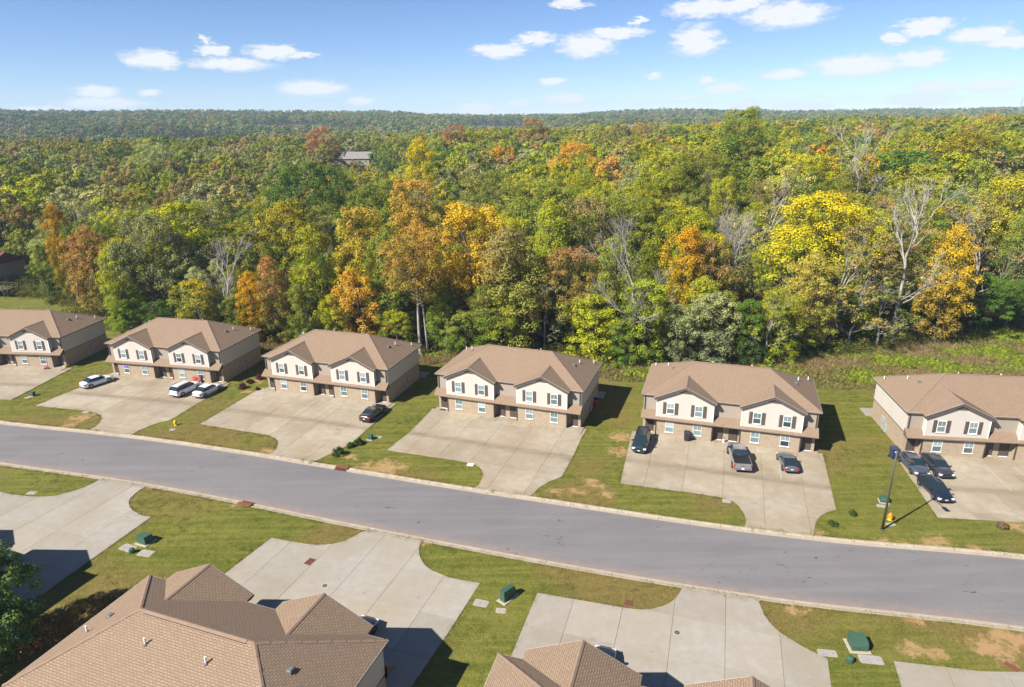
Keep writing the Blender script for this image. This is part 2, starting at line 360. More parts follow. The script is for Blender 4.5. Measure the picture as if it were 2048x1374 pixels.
def grid_mesh(name, X, Y, Z, mat, attrs=None, smooth=True):
    h, w = X.shape
    me = bpy.data.meshes.new(name)
    V = np.stack([X, Y, Z], -1).reshape(-1, 3).astype(np.float32)
    i = np.arange(h * w).reshape(h, w)
    Q = np.stack([i[:-1, :-1], i[:-1, 1:], i[1:, 1:], i[1:, :-1]], -1).reshape(-1, 4)
    n = len(Q)
    me.vertices.add(len(V)); me.vertices.foreach_set('co', V.ravel())
    me.loops.add(4 * n); me.loops.foreach_set('vertex_index', Q.ravel().astype(np.int32))
    me.polygons.add(n); me.polygons.foreach_set('loop_start', np.arange(0, 4 * n, 4, dtype=np.int32))
    me.polygons.foreach_set('use_smooth', np.ones(n, dtype=bool) if smooth else np.zeros(n, dtype=bool))
    me.materials.append(mat)
    me.update(calc_edges=True)
    for k, a in (attrs or {}).items():
        at = me.attributes.new(k, 'FLOAT', 'POINT')
        at.data.foreach_set('value', np.asarray(a, dtype=np.float32).ravel())
    return me


def vnoise(x, y, seed=0):
    """smooth value noise on arrays, 0..1"""
    xi, yi = np.floor(x).astype(np.int64), np.floor(y).astype(np.int64)
    fx, fy = smooth01(x - xi), smooth01(y - yi)

    def h(a, b):
        n = (a * 374761393 + b * 668265263 + seed * 1442695041) & 0xFFFFFFFF
        n = ((n ^ (n >> 13)) * 1274126177) & 0xFFFFFFFF
        return ((n ^ (n >> 16)) & 0xFFFF) / 65535.0
    return (h(xi, yi) * (1 - fx) + h(xi + 1, yi) * fx) * (1 - fy) + (h(xi, yi + 1) * (1 - fx) + h(xi + 1, yi + 1) * fx) * fy


# ------------------------------------------------------------------ materials
class NT:
    def __init__(s, name):
        s.mat = bpy.data.materials.new(name)
        s.mat.use_nodes = True
        s.n, s.l = s.mat.node_tree.nodes, s.mat.node_tree.links
        s.n.clear()
        s.out = s.n.new('ShaderNodeOutputMaterial')

    def node(s, t, **kw):
        n = s.n.new(t)
        for k, v in kw.items():
            setattr(n, k, v)
        return n

    def inp(s, sock, v):
        if v is None:
            return
        if isinstance(v, bpy.types.NodeSocket):
            s.l.new(v, sock)
        else:
            if sock.type == 'RGBA' and isinstance(v, tuple) and len(v) == 3:
                v = (*v, 1)
            sock.default_value = v

    def math(s, op, a, b=None, clamp=False, c=None):
        n = s.node('ShaderNodeMath', operation=op, use_clamp=clamp)
        s.inp(n.inputs[0], a); s.inp(n.inputs[1], b); s.inp(n.inputs[2], c)
        return n.outputs[0]

    def mix(s, f, a, b, mode='MIX'):
        n = s.node('ShaderNodeMix', data_type='RGBA', blend_type=mode)
        s.inp(n.inputs['Factor'], f); s.inp(n.inputs['A'], a); s.inp(n.inputs['B'], b)
        return n.outputs['Result']

    def noise(s, vec, scale, detail=4, rough=0.55, dist=0.0):
        n = s.node('ShaderNodeTexNoise')
        s.inp(n.inputs['Vector'], vec)
        n.inputs['Scale'].default_value = scale
        n.inputs['Detail'].default_value = detail
        n.inputs['Roughness'].default_value = rough
        n.inputs['Distortion'].default_value = dist
        return n.outputs['Fac']

    def ramp(s, f, lo, hi, clamp=True):
        """linear step lo..hi -> 0..1"""
        n = s.node('ShaderNodeMapRange', clamp=clamp)
        s.inp(n.inputs['Value'], f)
        n.inputs['From Min'].default_value = lo
        n.inputs['From Max'].default_value = hi
        return n.outputs['Result']

    def geo(s):
        return s.node('ShaderNodeNewGeometry').outputs['Position']

    def objco(s):
        return s.node('ShaderNodeTexCoord').outputs['Object']

    def uv(s):
        return s.node('ShaderNodeTexCoord').outputs['UV']

    def mapv(s, vec, scale=(1, 1, 1), rot=(0, 0, 0), loc=(0, 0, 0)):
        n = s.node('ShaderNodeMapping')
        s.inp(n.inputs['Vector'], vec)
        n.inputs['Scale'].default_value = scale
        n.inputs['Rotation'].default_value = rot
        n.inputs['Location'].default_value = loc
        return n.outputs[0]

    def attr(s, name, typ='GEOMETRY'):
        return s.node('ShaderNodeAttribute', attribute_name=name, attribute_type=typ)

    def bump(s, h, strength=0.3, dist=0.02):
        n = s.node('ShaderNodeBump')
        s.inp(n.inputs['Height'], h)
        n.inputs['Strength'].default_value = strength
        n.inputs['Distance'].default_value = dist
        return n.outputs[0]

    def bsdf(s, col, rough=0.8, spec=0.3, metal=0.0, normal=None, coat=0.0, k=0.76):
        b = s.node('ShaderNodeBsdfPrincipled')
        if k != 1.0:
            col = s.mix(1.0, col, (k, k, k), 'MULTIPLY')
        s.inp(b.inputs['Base Color'], col)
        s.inp(b.inputs['Roughness'], rough)
        b.inputs['Specular IOR Level'].default_value = spec
        b.inputs['Metallic'].default_value = metal
        b.inputs['Coat Weight'].default_value = coat
        b.inputs['Coat Roughness'].default_value = 0.05
        s.inp(b.inputs['Normal'], normal)
        s.l.new(b.outputs[0], s.out.inputs[0])
        return s.mat


def simple(name, col, rough=0.7, spec=0.3, metal=0.0, var=0.12, scale=6, coat=0.0, k=0.76):
    if coat or col[0] > 0.7:
        k = 0.92
    t = NT(name)
    n = t.noise(t.objco(), scale, 4)
    dark = tuple(c * (1 - var) for c in col)
    lite = tuple(min(1, c * (1 + var)) for c in col)
    return t.bsdf(t.mix(n, dark, lite), rough, spec, metal, coat=coat, k=k)


M = {}


def build_materials():
    # --- asphalt: old, pale, violet-grey, with tar spots, tyre-worn lanes, orange silt
    t = NT('asphalt'); g = t.geo()
    big = t.noise(t.mapv(g, (1, 1, 1), (0, 0, 0.29)), 0.09, 3)
    streak = t.noise(t.mapv(g, (0.06, 0.9, 1), (0, 0, 0.29)), 1.0, 4)
    fine = t.noise(g, 9, 5, 0.7)
    c = t.mix(t.ramp(big, 0.3, 0.7), (0.185, 0.174, 0.174), (0.22, 0.207, 0.204))
    c = t.mix(t.math('MULTIPLY', t.ramp(streak, 0.45, 0.7), 0.55), c, (0.26, 0.237, 0.225))
    c = t.mix(t.math('MULTIPLY', t.ramp(fine, 0.35, 0.7), 0.45), c, (0.145, 0.136, 0.145))
    spots = t.noise(t.mapv(g, (0.55, 1.1, 1), (0, 0, 0.29)), 1.15, 3, 0.6, 0.6)
    where = t.noise(g, 0.14, 2)
    sp = t.math('MULTIPLY', t.ramp(spots, 0.655, 0.70), t.ramp(where, 0.48, 0.58))
    c = t.mix(t.math('MULTIPLY', sp, 0.75), c, (0.045, 0.042, 0.055))
    pat = t.noise(t.mapv(g, (0.11, 0.5, 1), (0, 0, 0.29), (5, 2, 0)), 1.0, 2, 0.4)
    c = t.mix(t.math('MULTIPLY', t.ramp(pat, 0.60, 0.63), 0.22), c, (0.15, 0.14, 0.145))
    vo = t.node('ShaderNodeTexVoronoi', feature='DISTANCE_TO_EDGE')
    t.inp(vo.inputs['Vector'], t.mapv(g, (0.10, 0.30, 1), (0, 0, 0.29))); vo.inputs['Scale'].default_value = 1.0
    wob = t.noise(g, 1.6, 3)
    crack = t.ramp(t.math('ADD', vo.outputs['Distance'], t.math('MULTIPLY', wob, 0.012)), 0.0125, 0.008)
    c = t.mix(t.math('MULTIPLY', t.math('MULTIPLY', crack, t.ramp(where, 0.46, 0.62)), 0.28), c, (0.085, 0.08, 0.085))
    silt = t.attr('silt').outputs['Fac']
    sn = t.noise(g, 1.3, 4, 0.65)
    c = t.mix(t.math('MULTIPLY', t.ramp(t.math('MULTIPLY', silt, sn), 0.12, 0.6), 0.7), c, (0.36, 0.25, 0.18))
    on = t.noise(t.mapv(g, (0.5, 1.3, 1), (0, 0, 0.2), (31, 7, 0)), 0.8, 4, 0.6)
    c = t.mix(t.math('MULTIPLY', t.ramp(on, 0.70, 0.76), 0.5), c, (0.5, 0.25, 0.11))
    M['asphalt'] = t.bsdf(c, 0.9, 0.2, normal=t.bump(fine, 0.25, 0.01))

    # --- concrete
    def concrete(name, a, b, stain, seedloc, bandw):
        t = NT(name); g = t.geo()
        rnd = t.node('ShaderNodeObjectInfo').outputs['Random']
        n1 = t.noise(t.mapv(g, loc=seedloc), 0.16, 4, 0.6)
        n2 = t.noise(t.mapv(g, (1, 1, 1), loc=seedloc), 1.1, 5, 0.65)
        n3 = t.noise(g, 14, 4, 0.7)
        c = t.mix(t.ramp(n2, 0.3, 0.72), a, b)
        c = t.mix(t.math('MULTIPLY', t.ramp(n1, 0.40, 0.68), 0.7), c, stain)
        w = t.noise(t.mapv(g, (0.5, 0.5, 1), loc=(7, 3, 0)), 0.9, 5, 0.7)
        c = t.mix(t.math('MULTIPLY', t.ramp(w, 0.6, 0.74), 0.4), c, tuple(min(0.8, x * 1.18) for x in b))
        # tyre-darkened bands and drips
        oy = t.node('ShaderNodeSeparateXYZ'); t.inp(oy.inputs[0], t.objco())
        q = t.math('MULTIPLY', t.math('ADD', oy.outputs[1], 8.4), 1.5)
        band = t.math('EXPONENT', t.math('MULTIPLY', t.math('MULTIPLY', q, q), -1.0))
        band = t.math('MULTIPLY', band, bandw)
        bn = t.noise(t.mapv(g, (0.35, 1.2, 1), (0, 0, 0.3)), 1.2, 4, 0.65)
        c = t.mix(t.math('MULTIPLY', t.math('MULTIPLY', band, t.ramp(bn, 0.15, 0.6)), 0.95), c, (0.24, 0.19, 0.125))
        c = t.mix(t.math('MULTIPLY', t.ramp(n3, 0.5, 0.8), 0.18), c, (0.2, 0.18, 0.15))
        ds = t.noise(t.mapv(g, loc=(21, 5, 0)), 0.9, 3, 0.6, 0.5)
        c = t.mix(t.math('MULTIPLY', t.ramp(ds, 0.68, 0.74), 0.4), c, (0.16, 0.135, 0.10))
        v = t.math('MULTIPLY_ADD', rnd, 0.15, c=0.92)
        c = t.mix(1.0, c, _grey(t, v), 'MULTIPLY')
        return t.bsdf(c, 0.88, 0.25, normal=t.bump(n3, 0.12, 0.01))

    def _grey(t, v):
        cc = t.node('ShaderNodeCombineColor')
        for i in range(3):
            t.inp(cc.inputs[i], v)
        return cc.outputs[0]
    M['concrete_far'] = concrete('concrete_far', (0.35, 0.292, 0.21), (0.44, 0.38, 0.285), (0.29, 0.22, 0.135), (3, 9, 0), 1.0)
    M['concrete_near'] = concrete('concrete_near', (0.335, 0.30, 0.25), (0.40, 0.365, 0.31), (0.335, 0.28, 0.20), (13, 2, 0), 0.15)
    M['concrete_joint'] = simple('concrete_joint', (0.17, 0.145, 0.11), 0.95)
    t = NT('kerb_concrete'); g = t.geo()
    n = t.noise(g, 0.8, 5, 0.7); n2 = t.noise(g, 6, 4)
    c = t.mix(t.ramp(n, 0.35, 0.7), (0.46, 0.40, 0.31), (0.38, 0.30, 0.21))
    c = t.mix(t.math('MULTIPLY', t.ramp(n2, 0.55, 0.8), 0.5), c, (0.22, 0.18, 0.13))
    M['kerb'] = t.bsdf(c, 0.9, 0.2)

    # --- lawn
    t = NT('lawn_grass'); g = t.geo()
    soil, dry = t.attr('soil').outputs['Fac'], t.attr('dry').outputs['Fac']
    big = t.noise(g, 0.12, 4, 0.6); mid = t.noise(g, 0.7, 5, 0.65); fine = t.noise(g, 5.5, 5, 0.75)
    mow = t.noise(t.mapv(g, (0.08, 1.6, 1), (0, 0, -1.25)), 1.0, 3)
    c = t.mix(t.ramp(mid, 0.3, 0.72), (0.110, 0.125, 0.017), (0.20, 0.188, 0.036))
    c = t.mix(t.math('MULTIPLY', t.ramp(big, 0.38, 0.68), 0.6), c, (0.085, 0.118, 0.013))
    c = t.mix(t.math('MULTIPLY', t.ramp(mow, 0.42, 0.62), 0.55), c, (0.25, 0.235, 0.05))
    dn = t.math('MULTIPLY', dry, t.math('ADD', mid, 0.35))
    c = t.mix(t.math('MULTIPLY', t.ramp(dn, 0.2, 0.72), 0.82), c, (0.22, 0.15, 0.052))
    c = t.mix(t.math('MULTIPLY', t.ramp(fine, 0.42, 0.72), 0.6), c, (0.058, 0.064, 0.012))
    c = t.mix(t.math('MULTIPLY', t.ramp(fine, 0.5, 0.25), 0.4), c, (0.30, 0.265, 0.08))
    sn = t.noise(g, 1.1, 8, 0.78, 0.4)
    sm = t.ramp(t.math('ADD', soil, t.math('MULTIPLY_ADD', sn, 2.2, c=-1.1)), 0.40, 0.66)
    c = t.mix(t.math('MULTIPLY', t.math('MULTIPLY', sm, 0.85), t.ramp(soil, 0.05, 0.2)), c, t.mix(mid, (0.46, 0.25, 0.10), (0.42, 0.29, 0.16)))
    M['lawn'] = t.bsdf(c, 0.95, 0.1, normal=t.bump(fine, 0.9, 0.08))

    # --- woodland floor / far land
    t = NT('woodland_floor'); g = t.geo()
    n = t.noise(g, 0.5, 5, 0.7); n2 = t.noise(g, 0.02, 4)
    c = t.mix(t.ramp(n, 0.3, 0.7), (0.055, 0.042, 0.024), (0.12, 0.085, 0.045))
    c = t.mix(t.ramp(n2, 0.5, 0.7), c, (0.07, 0.075, 0.03))
    M['floor'] = t.bsdf(c, 1.0, 0.0)

    # --- shingles: UV in metres, u along the eave, v up the slope
    t = NT('roof_shingles'); uv = t.uv()
    br = t.node('ShaderNodeTexBrick')
    t.inp(br.inputs['Vector'], uv)
    br.offset = 0.5
    br.inputs['Color1'].default_value = (0.315, 0.226, 0.148, 1)
    br.inputs['Color2'].default_value = (0.358, 0.258, 0.170, 1)
    br.inputs['Mortar'].default_value = (0.145, 0.097, 0.07, 1)
    br.inputs['Scale'].default_value = 1.0
    br.inputs['Mortar Size'].default_value = 0.02
    br.inputs['Mortar Smooth'].default_value = 0.35
    br.inputs['Bias'].default_value = 0.0
    br.inputs['Brick Width'].default_value = 0.32
    br.inputs['Row Height'].default_value = 0.165
    n = t.noise(t.mapv(uv, (0.9, 0.25, 1)), 0.8, 4, 0.6); n2 = t.noise(t.mapv(uv, (1, 2, 1)), 3.2, 5, 0.75)
    c = t.mix(t.math('MULTIPLY', t.ramp(n, 0.35, 0.7), 0.35), br.outputs['Color'], (0.25, 0.17, 0.117))
    c = t.mix(t.math('MULTIPLY', t.ramp(n2, 0.48, 0.66), 0.5), c, (0.19, 0.127, 0.088))
    h = t.math('SUBTRACT', 1.0, br.outputs['Fac'])
    M['shingle'] = t.bsdf(c, 0.92, 0.15, normal=t.bump(t.math('ADD', h, t.math('MULTIPLY', n2, 0.5)), 0.45, 0.02))
    t = NT('red_shingles'); n = t.noise(t.objco(), 1.5, 4)
    M['shingle_red'] = t.bsdf(t.mix(n, (0.15, 0.055, 0.05), (0.22, 0.085, 0.07)), 0.9, 0.15)
    t = NT('cap_shingles'); n = t.noise(t.objco(), 2.2, 4)
    M['cap'] = t.bsdf(t.mix(n, (0.24, 0.16, 0.112), (0.335, 0.235, 0.166)), 0.9, 0.15)

    # --- vinyl siding: lap boards
    def siding(name, col):
        t = NT(name); o = t.objco()
        z = t.node('ShaderNodeSeparateXYZ'); t.inp(z.inputs[0], o)
        fr = t.math('FRACT', t.math('MULTIPLY', z.outputs[2], 1 / 0.125))
        line = t.ramp(fr, 0.86, 0.97)
        n = t.noise(t.mapv(o, (1, 1, 0.3)), 0.8, 4)
        c = t.mix(t.ramp(n, 0.3, 0.7), tuple(x * 0.96 for x in col), tuple(x * 1.03 for x in col))
        c = t.mix(t.math('MULTIPLY', line, 0.42), c, tuple(x * 0.45 for x in col))
        return t.bsdf(c, 0.6, 0.25, normal=t.bump(t.math('SUBTRACT', 1.0, fr), 0.35, 0.012))
    M['siding_cream'] = siding('siding_cream', (0.62, 0.56, 0.485))
    M['siding_tan'] = siding('siding_tan', (0.385, 0.325, 0.26))

    # --- brick
    t = NT('brick_wall'); o = t.objco()
    s3 = t.node('ShaderNodeSeparateXYZ'); t.inp(s3.inputs[0], o)
    cc = t.node('ShaderNodeCombineXYZ')
    t.inp(cc.inputs[0], t.math('ADD', s3.outputs[0], s3.outputs[1])); t.inp(cc.inputs[1], s3.outputs[2])
    br = t.node('ShaderNodeTexBrick')
    t.inp(br.inputs['Vector'], cc.outputs[0])
    br.inputs['Color1'].default_value = (0.435, 0.325, 0.215, 1)
    br.inputs['Color2'].default_value = (0.315, 0.225, 0.145, 1)
    br.inputs['Mortar'].default_value = (0.46, 0.39, 0.29, 1)
    br.inputs['Scale'].default_value = 1.0
    br.inputs['Mortar Size'].default_value = 0.014
    br.inputs['Brick Width'].default_value = 0.24
    br.inputs['Row Height'].default_value = 0.085
    n = t.noise(cc.outputs[0], 1.6, 5, 0.7); n2 = t.noise(t.mapv(cc.outputs[0], (1, 2.6, 1)), 5, 3, 0.7)
    c = t.mix(t.math('MULTIPLY', t.ramp(n2, 0.52, 0.66), 0.65), br.outputs['Color'], (0.56, 0.44, 0.33))
    c = t.mix(t.math('MULTIPLY', t.ramp(n, 0.5, 0.75), 0.45), c, (0.27, 0.17, 0.12))
    M['brick'] = t.bsdf(c, 0.9, 0.2, normal=t.bump(t.math('SUBTRACT', 1.0, br.outputs['Fac']), 0.4, 0.01))

    M['white_trim'] = simple('white_trim', (0.74, 0.73, 0.70), 0.45, 0.4, var=0.04)
    M['dark_trim'] = simple('dark_trim', (0.085, 0.066, 0.055), 0.6, 0.3)
    M['fascia'] = simple('fascia_brown', (0.13, 0.10, 0.085), 0.6, 0.3)
    M['gutter'] = simple('gutter_pale', (0.56, 0.52, 0.475), 0.4, 0.4, var=0.08)
    M['pent_edge'] = simple('pent_edge_brown', (0.24, 0.18, 0.135), 0.6, 0.3)
    M['shutter'] = simple('shutter_brown', (0.125, 0.098, 0.088), 0.6, 0.3)
    M['door'] = simple('door_brown', (0.105, 0.075, 0.062), 0.5, 0.4)
    M['steel'] = simple('brushed_steel', (0.5, 0.5, 0.5), 0.35, 0.5, 0.9)
    t = NT('window_glass'); o = t.objco(); n = t.math('MULTIPLY_ADD', t.noise(o, 0.9, 2), 0.5, c=t.math('MULTIPLY_ADD', t.node('ShaderNodeObjectInfo').outputs['Random'], 1.3, c=-0.4), clamp=True)
    zz = t.node('ShaderNodeSeparateXYZ'); t.inp(zz.inputs[0], o)
    fr = t.math('FRACT', t.math('MULTIPLY', zz.outputs[2], 1 / 0.07))
    c = t.mix(n, (0.035, 0.055, 0.06), (0.24, 0.33, 0.325))
    c = t.mix(t.math('MULTIPLY', t.ramp(fr, 0.55, 0.8), 0.35), c, (0.06, 0.09, 0.095))
    M['glass'] = t.bsdf(c, 0.06, 0.6)
    t = NT('window_blinds'); o = t.objco(); n = t.math('MULTIPLY_ADD', t.noise(o, 0.9, 2), 0.5, c=t.math('MULTIPLY_ADD', t.node('ShaderNodeObjectInfo').outputs['Random'], 1.3, c=-0.4), clamp=True)
    zz = t.node('ShaderNodeSeparateXYZ'); t.inp(zz.inputs[0], o)
    fr = t.math('FRACT', t.math('MULTIPLY', zz.outputs[2], 1 / 0.07))
    c = t.mix(n, (0.13, 0.19, 0.19), (0.46, 0.52, 0.51))
    c = t.mix(t.math('MULTIPLY', t.ramp(fr, 0.55, 0.8), 0.3), c, (0.15, 0.2, 0.2))
    M['glass_blind'] = t.bsdf(c, 0.08, 0.6)
    M['pipe_white'] = simple('pipe_white', (0.78, 0.77, 0.75), 0.5)
    M['vent_grey'] = simple('vent_grey', (0.16, 0.155, 0.15), 0.6)
    M['meter_grey'] = simple('meter_grey', (0.38, 0.42, 0.44), 0.45, 0.4)
    M['green_metal'] = simple('transformer_green', (0.05, 0.115, 0.075), 0.5, 0.4, var=0.22, scale=2.5)
    M['lid_grey'] = simple('lid_grey', (0.36, 0.33, 0.305), 0.8, var=0.25, scale=5)
    M['lid_edge'] = simple('lid_edge', (0.42, 0.36, 0.27), 0.9, var=0.2)
    M['rust'] = simple('rusty_iron', (0.20, 0.075, 0.04), 0.85, var=0.4, scale=9)
    M['iron'] = simple('cast_iron', (0.06, 0.055, 0.052), 0.7, var=0.3, scale=9)
    M['hyd_yellow'] = simple('hydrant_yellow', (0.72, 0.42, 0.015), 0.45, 0.4)
    M['hyd_orange'] = simple('hydrant_orange', (0.72, 0.20, 0.02), 0.45, 0.4)
    M['bronze'] = simple('dark_bronze', (0.075, 0.06, 0.048), 0.5, 0.4)
    M['lamp_lens'] = simple('lamp_lens', (0.5, 0.5, 0.46), 0.3)
    M['bin_black'] = simple('bin_black', (0.035, 0.038, 0.045), 0.5)
    M['bin_blue'] = simple('bin_blue', (0.035, 0.055, 0.11), 0.5)
    M['can_red'] = simple('can_red', (0.36, 0.018, 0.025), 0.5)
    M['mat_tan'] = simple('coir_mat', (0.40, 0.24, 0.11), 0.95)
    M['mat_dark'] = simple('dark_mat', (0.06, 0.055, 0.05), 0.95)
    M['paint_worn'] = simple('worn_white_paint', (0.44, 0.39, 0.30), 0.85, var=0.25, scale=2)
    M['wood_dark'] = simple('weathered_wood', (0.105, 0.08, 0.06), 0.85, var=0.3)
    M['roof_grey'] = simple('grey_metal_roof', (0.26, 0.225, 0.215), 0.6, var=0.1, scale=0.3)
    M['white_wall'] = simple('white_wall', (0.72, 0.70, 0.68), 0.7)
    M['purple'] = simple('purple_flag', (0.25, 0.16, 0.5), 0.8)
    M['red_cloth'] = simple('red_fabric', (0.45, 0.10, 0.07), 0.8, var=0.3)
    M['pink'] = simple('pink_plastic', (0.6, 0.12, 0.25), 0.5)
    # cars
    for k, c, mt in (('car_white', (0.74, 0.75, 0.77), 0.0), ('car_black', (0.018, 0.016, 0.022), 0.0), ('car_teal', (0.02, 0.035, 0.042), 0.2),
                     ('car_silver', (0.33, 0.33, 0.34), 0.55), ('car_grey', (0.15, 0.17, 0.195), 0.5), ('car_slate', (0.075, 0.095, 0.125), 0.35),
                     ('car_graphite', (0.05, 0.05, 0.062), 0.3), ('car_navy', (0.014, 0.018, 0.032), 0.1)):
        M[k] = simple(k, c, 0.28, 0.5, mt, var=0.03, coat=0.8)
    M['car_glass'] = simple('car_glass', (0.02, 0.032, 0.038), 0.04, 0.7, var=0.05)
    M['tyre'] = simple('tyre_rubber', (0.02, 0.02, 0.021), 0.9)
    M['rim'] = simple('alloy_rim', (0.42, 0.42, 0.43), 0.3, 0.5, 0.8)
    M['car_trim'] = simple('car_black_trim', (0.02, 0.02, 0.022), 0.5)
    M['lamp_clear'] = simple('lamp_clear', (0.75, 0.77, 0.8), 0.1, 0.6)
    M['lamp_red'] = simple('lamp_red', (0.42, 0.015, 0.02), 0.2, 0.5)
    M['plate'] = simple('number_plate', (0.6, 0.64, 0.72), 0.5)

    # --- foliage: colour comes from the tree (tint, tint2 properties) and leaf clumps (lv, cv)
    def leaf(name):
        t = NT(name)
        a = t.attr('tint', 'INSTANCER').outputs['Color']
        b = t.attr('tint2', 'INSTANCER').outputs['Color']
        lv, cv = t.attr('lv').outputs['Fac'], t.attr('cv').outputs['Fac']
        c = t.mix(cv, a, b)
        v = t.math('MULTIPLY_ADD', lv, 0.6, c=0.70)
        cc = t.node('ShaderNodeCombineColor')
        for i in range(3):
            t.inp(cc.inputs[i], v)
        c = t.mix(1.0, c, cc.outputs[0], 'MULTIPLY')
        d = t.node('ShaderNodeBsdfDiffuse'); t.inp(d.inputs['Color'], c)
        tr = t.node('ShaderNodeBsdfTranslucent'); t.inp(tr.inputs['Color'], t.mix(0.35, c, (0.3, 0.26, 0.02), 'MIX'))
        m = t.node('ShaderNodeMixShader'); m.inputs[0].default_value = 0.2
        t.l.new(d.outputs[0], m.inputs[1]); t.l.new(tr.outputs[0], m.inputs[2])
        t.l.new(m.outputs[0], t.out.inputs[0])
        return t.mat
    M['leaf'] = leaf('leaves')
    t = NT('bark'); g = t.objco(); n = t.noise(t.mapv(g, (3, 3, 0.6)), 2.0, 5, 0.7)
    M['bark'] = t.bsdf(t.mix(t.ramp(n, 0.3, 0.7), (0.07, 0.055, 0.042), (0.19, 0.16, 0.13)), 0.95, 0.1)
    t = NT('pale_bark'); g = t.objco(); n = t.noise(t.mapv(g, (3, 3, 0.7)), 1.5, 5, 0.7)
    M['bark_pale'] = t.bsdf(t.mix(t.ramp(n, 0.35, 0.7), (0.50, 0.455, 0.40), (0.22, 0.185, 0.15)), 0.95, 0.1)
    t = NT('grey_twigs'); g = t.objco(); n = t.noise(g, 0.6, 3)
    M['twig_pale'] = simple('pale_twigs', (0.40, 0.365, 0.32), 0.95, 0.05, var=0.3, scale=0.6)
    M['twig'] = t.bsdf(t.mix(n, (0.27, 0.235, 0.20), (0.42, 0.38, 0.33)), 0.95, 0.05)


build_materials()

# ================================================================== the setting
def hermite(pts):
    xs, ys = np.array([p[0] for p in pts]), np.array([p[1] for p in pts])
    ys = np.polyval(np.polyfit(xs, ys, 4), xs) * 0.6 + ys * 0.4
    m = np.gradient(ys, xs)
    m[0] = m[1]; m[-1] = m[-2]

    def f(x):
        x = np.asarray(x, float)
        i = np.clip(np.searchsorted(xs, x) - 1, 0, len(xs) - 2)
        h = xs[i + 1] - xs[i]
        t = (x - xs[i]) / h
        y = ((2 * t**3 - 3 * t**2 + 1) * ys[i] + (t**3 - 2 * t**2 + t) * h * m[i] + (-2 * t**3 + 3 * t**2) * ys[i + 1] + (t**3 - t**2) * h * m[i + 1])
        y = np.where(x < xs[0], ys[0] + m[0] * (x - xs[0]), y)
        return np.where(x > xs[-1], ys[-1] + m[-1] * (x - xs[-1]), y)
    return f


kerb_far, kerb_near = hermite(FAR_KERB), hermite(NEAR_KERB)
WOODS = [(-400, 250), (-160, 178), (-114, 154), (-88, 137), (-71, 130), (-44.6, 118), (-14.5, 110), (6, 107), (20, 104), (49, 104.5), (75, 112), (99, 122), (150, 140), (400, 200)]
_wx, _wy = np.array([p[0] for p in WOODS], float), np.array([p[1] for p in WOODS], float)


def woods_edge(x):
    return np.interp(x, _wx, _wy)


_PR = np.array([0, 130, 200, 300, 480, 700, 1000, 1500, 2000, 3000, 7000], float)
_PZ = np.array([[0, 0, 1.5, 5, 13, 3, 6, 32, 53, 57, 55],
                [0, 0, 1.5, 5, 13, 5, 8, 20, 30, 33, 30],
                [0, 0, 5, 12, 16, 10, 13, 18, 23, 25, 22]], float)


def terrain(x, y):
    x, y = np.asarray(x, float), np.asarray(y, float)
    r = np.hypot(x, y)
    az = np.clip(np.degrees(np.arctan2(x, np.maximum(y, 1))), -36, 36)
    z = [np.interp(r, _PR, p) for p in _PZ]
    k = np.clip(az / 36, -1, 1)
    prof = np.where(k < 0, z[1] + (z[0] - z[1]) * -k, z[1] + (z[2] - z[1]) * k)
    prof = prof + 5.5 * np.exp(-(((x - 80) / 45)**2 + ((y - 235) / 60)**2))
    prof = prof + (vnoise(x / 170, y / 170, 3) - 0.5) * np.clip((r - 300) / 55, 0, 17)
    prof = prof + (vnoise(x / 520, y / 520, 8) - 0.5) * np.clip((r - 900) / 45, 0, 13)
    e = y - woods_edge(x)
    w = smooth01((e - 2) / 40)
    return -0.25 + w * (0.25 + prof)


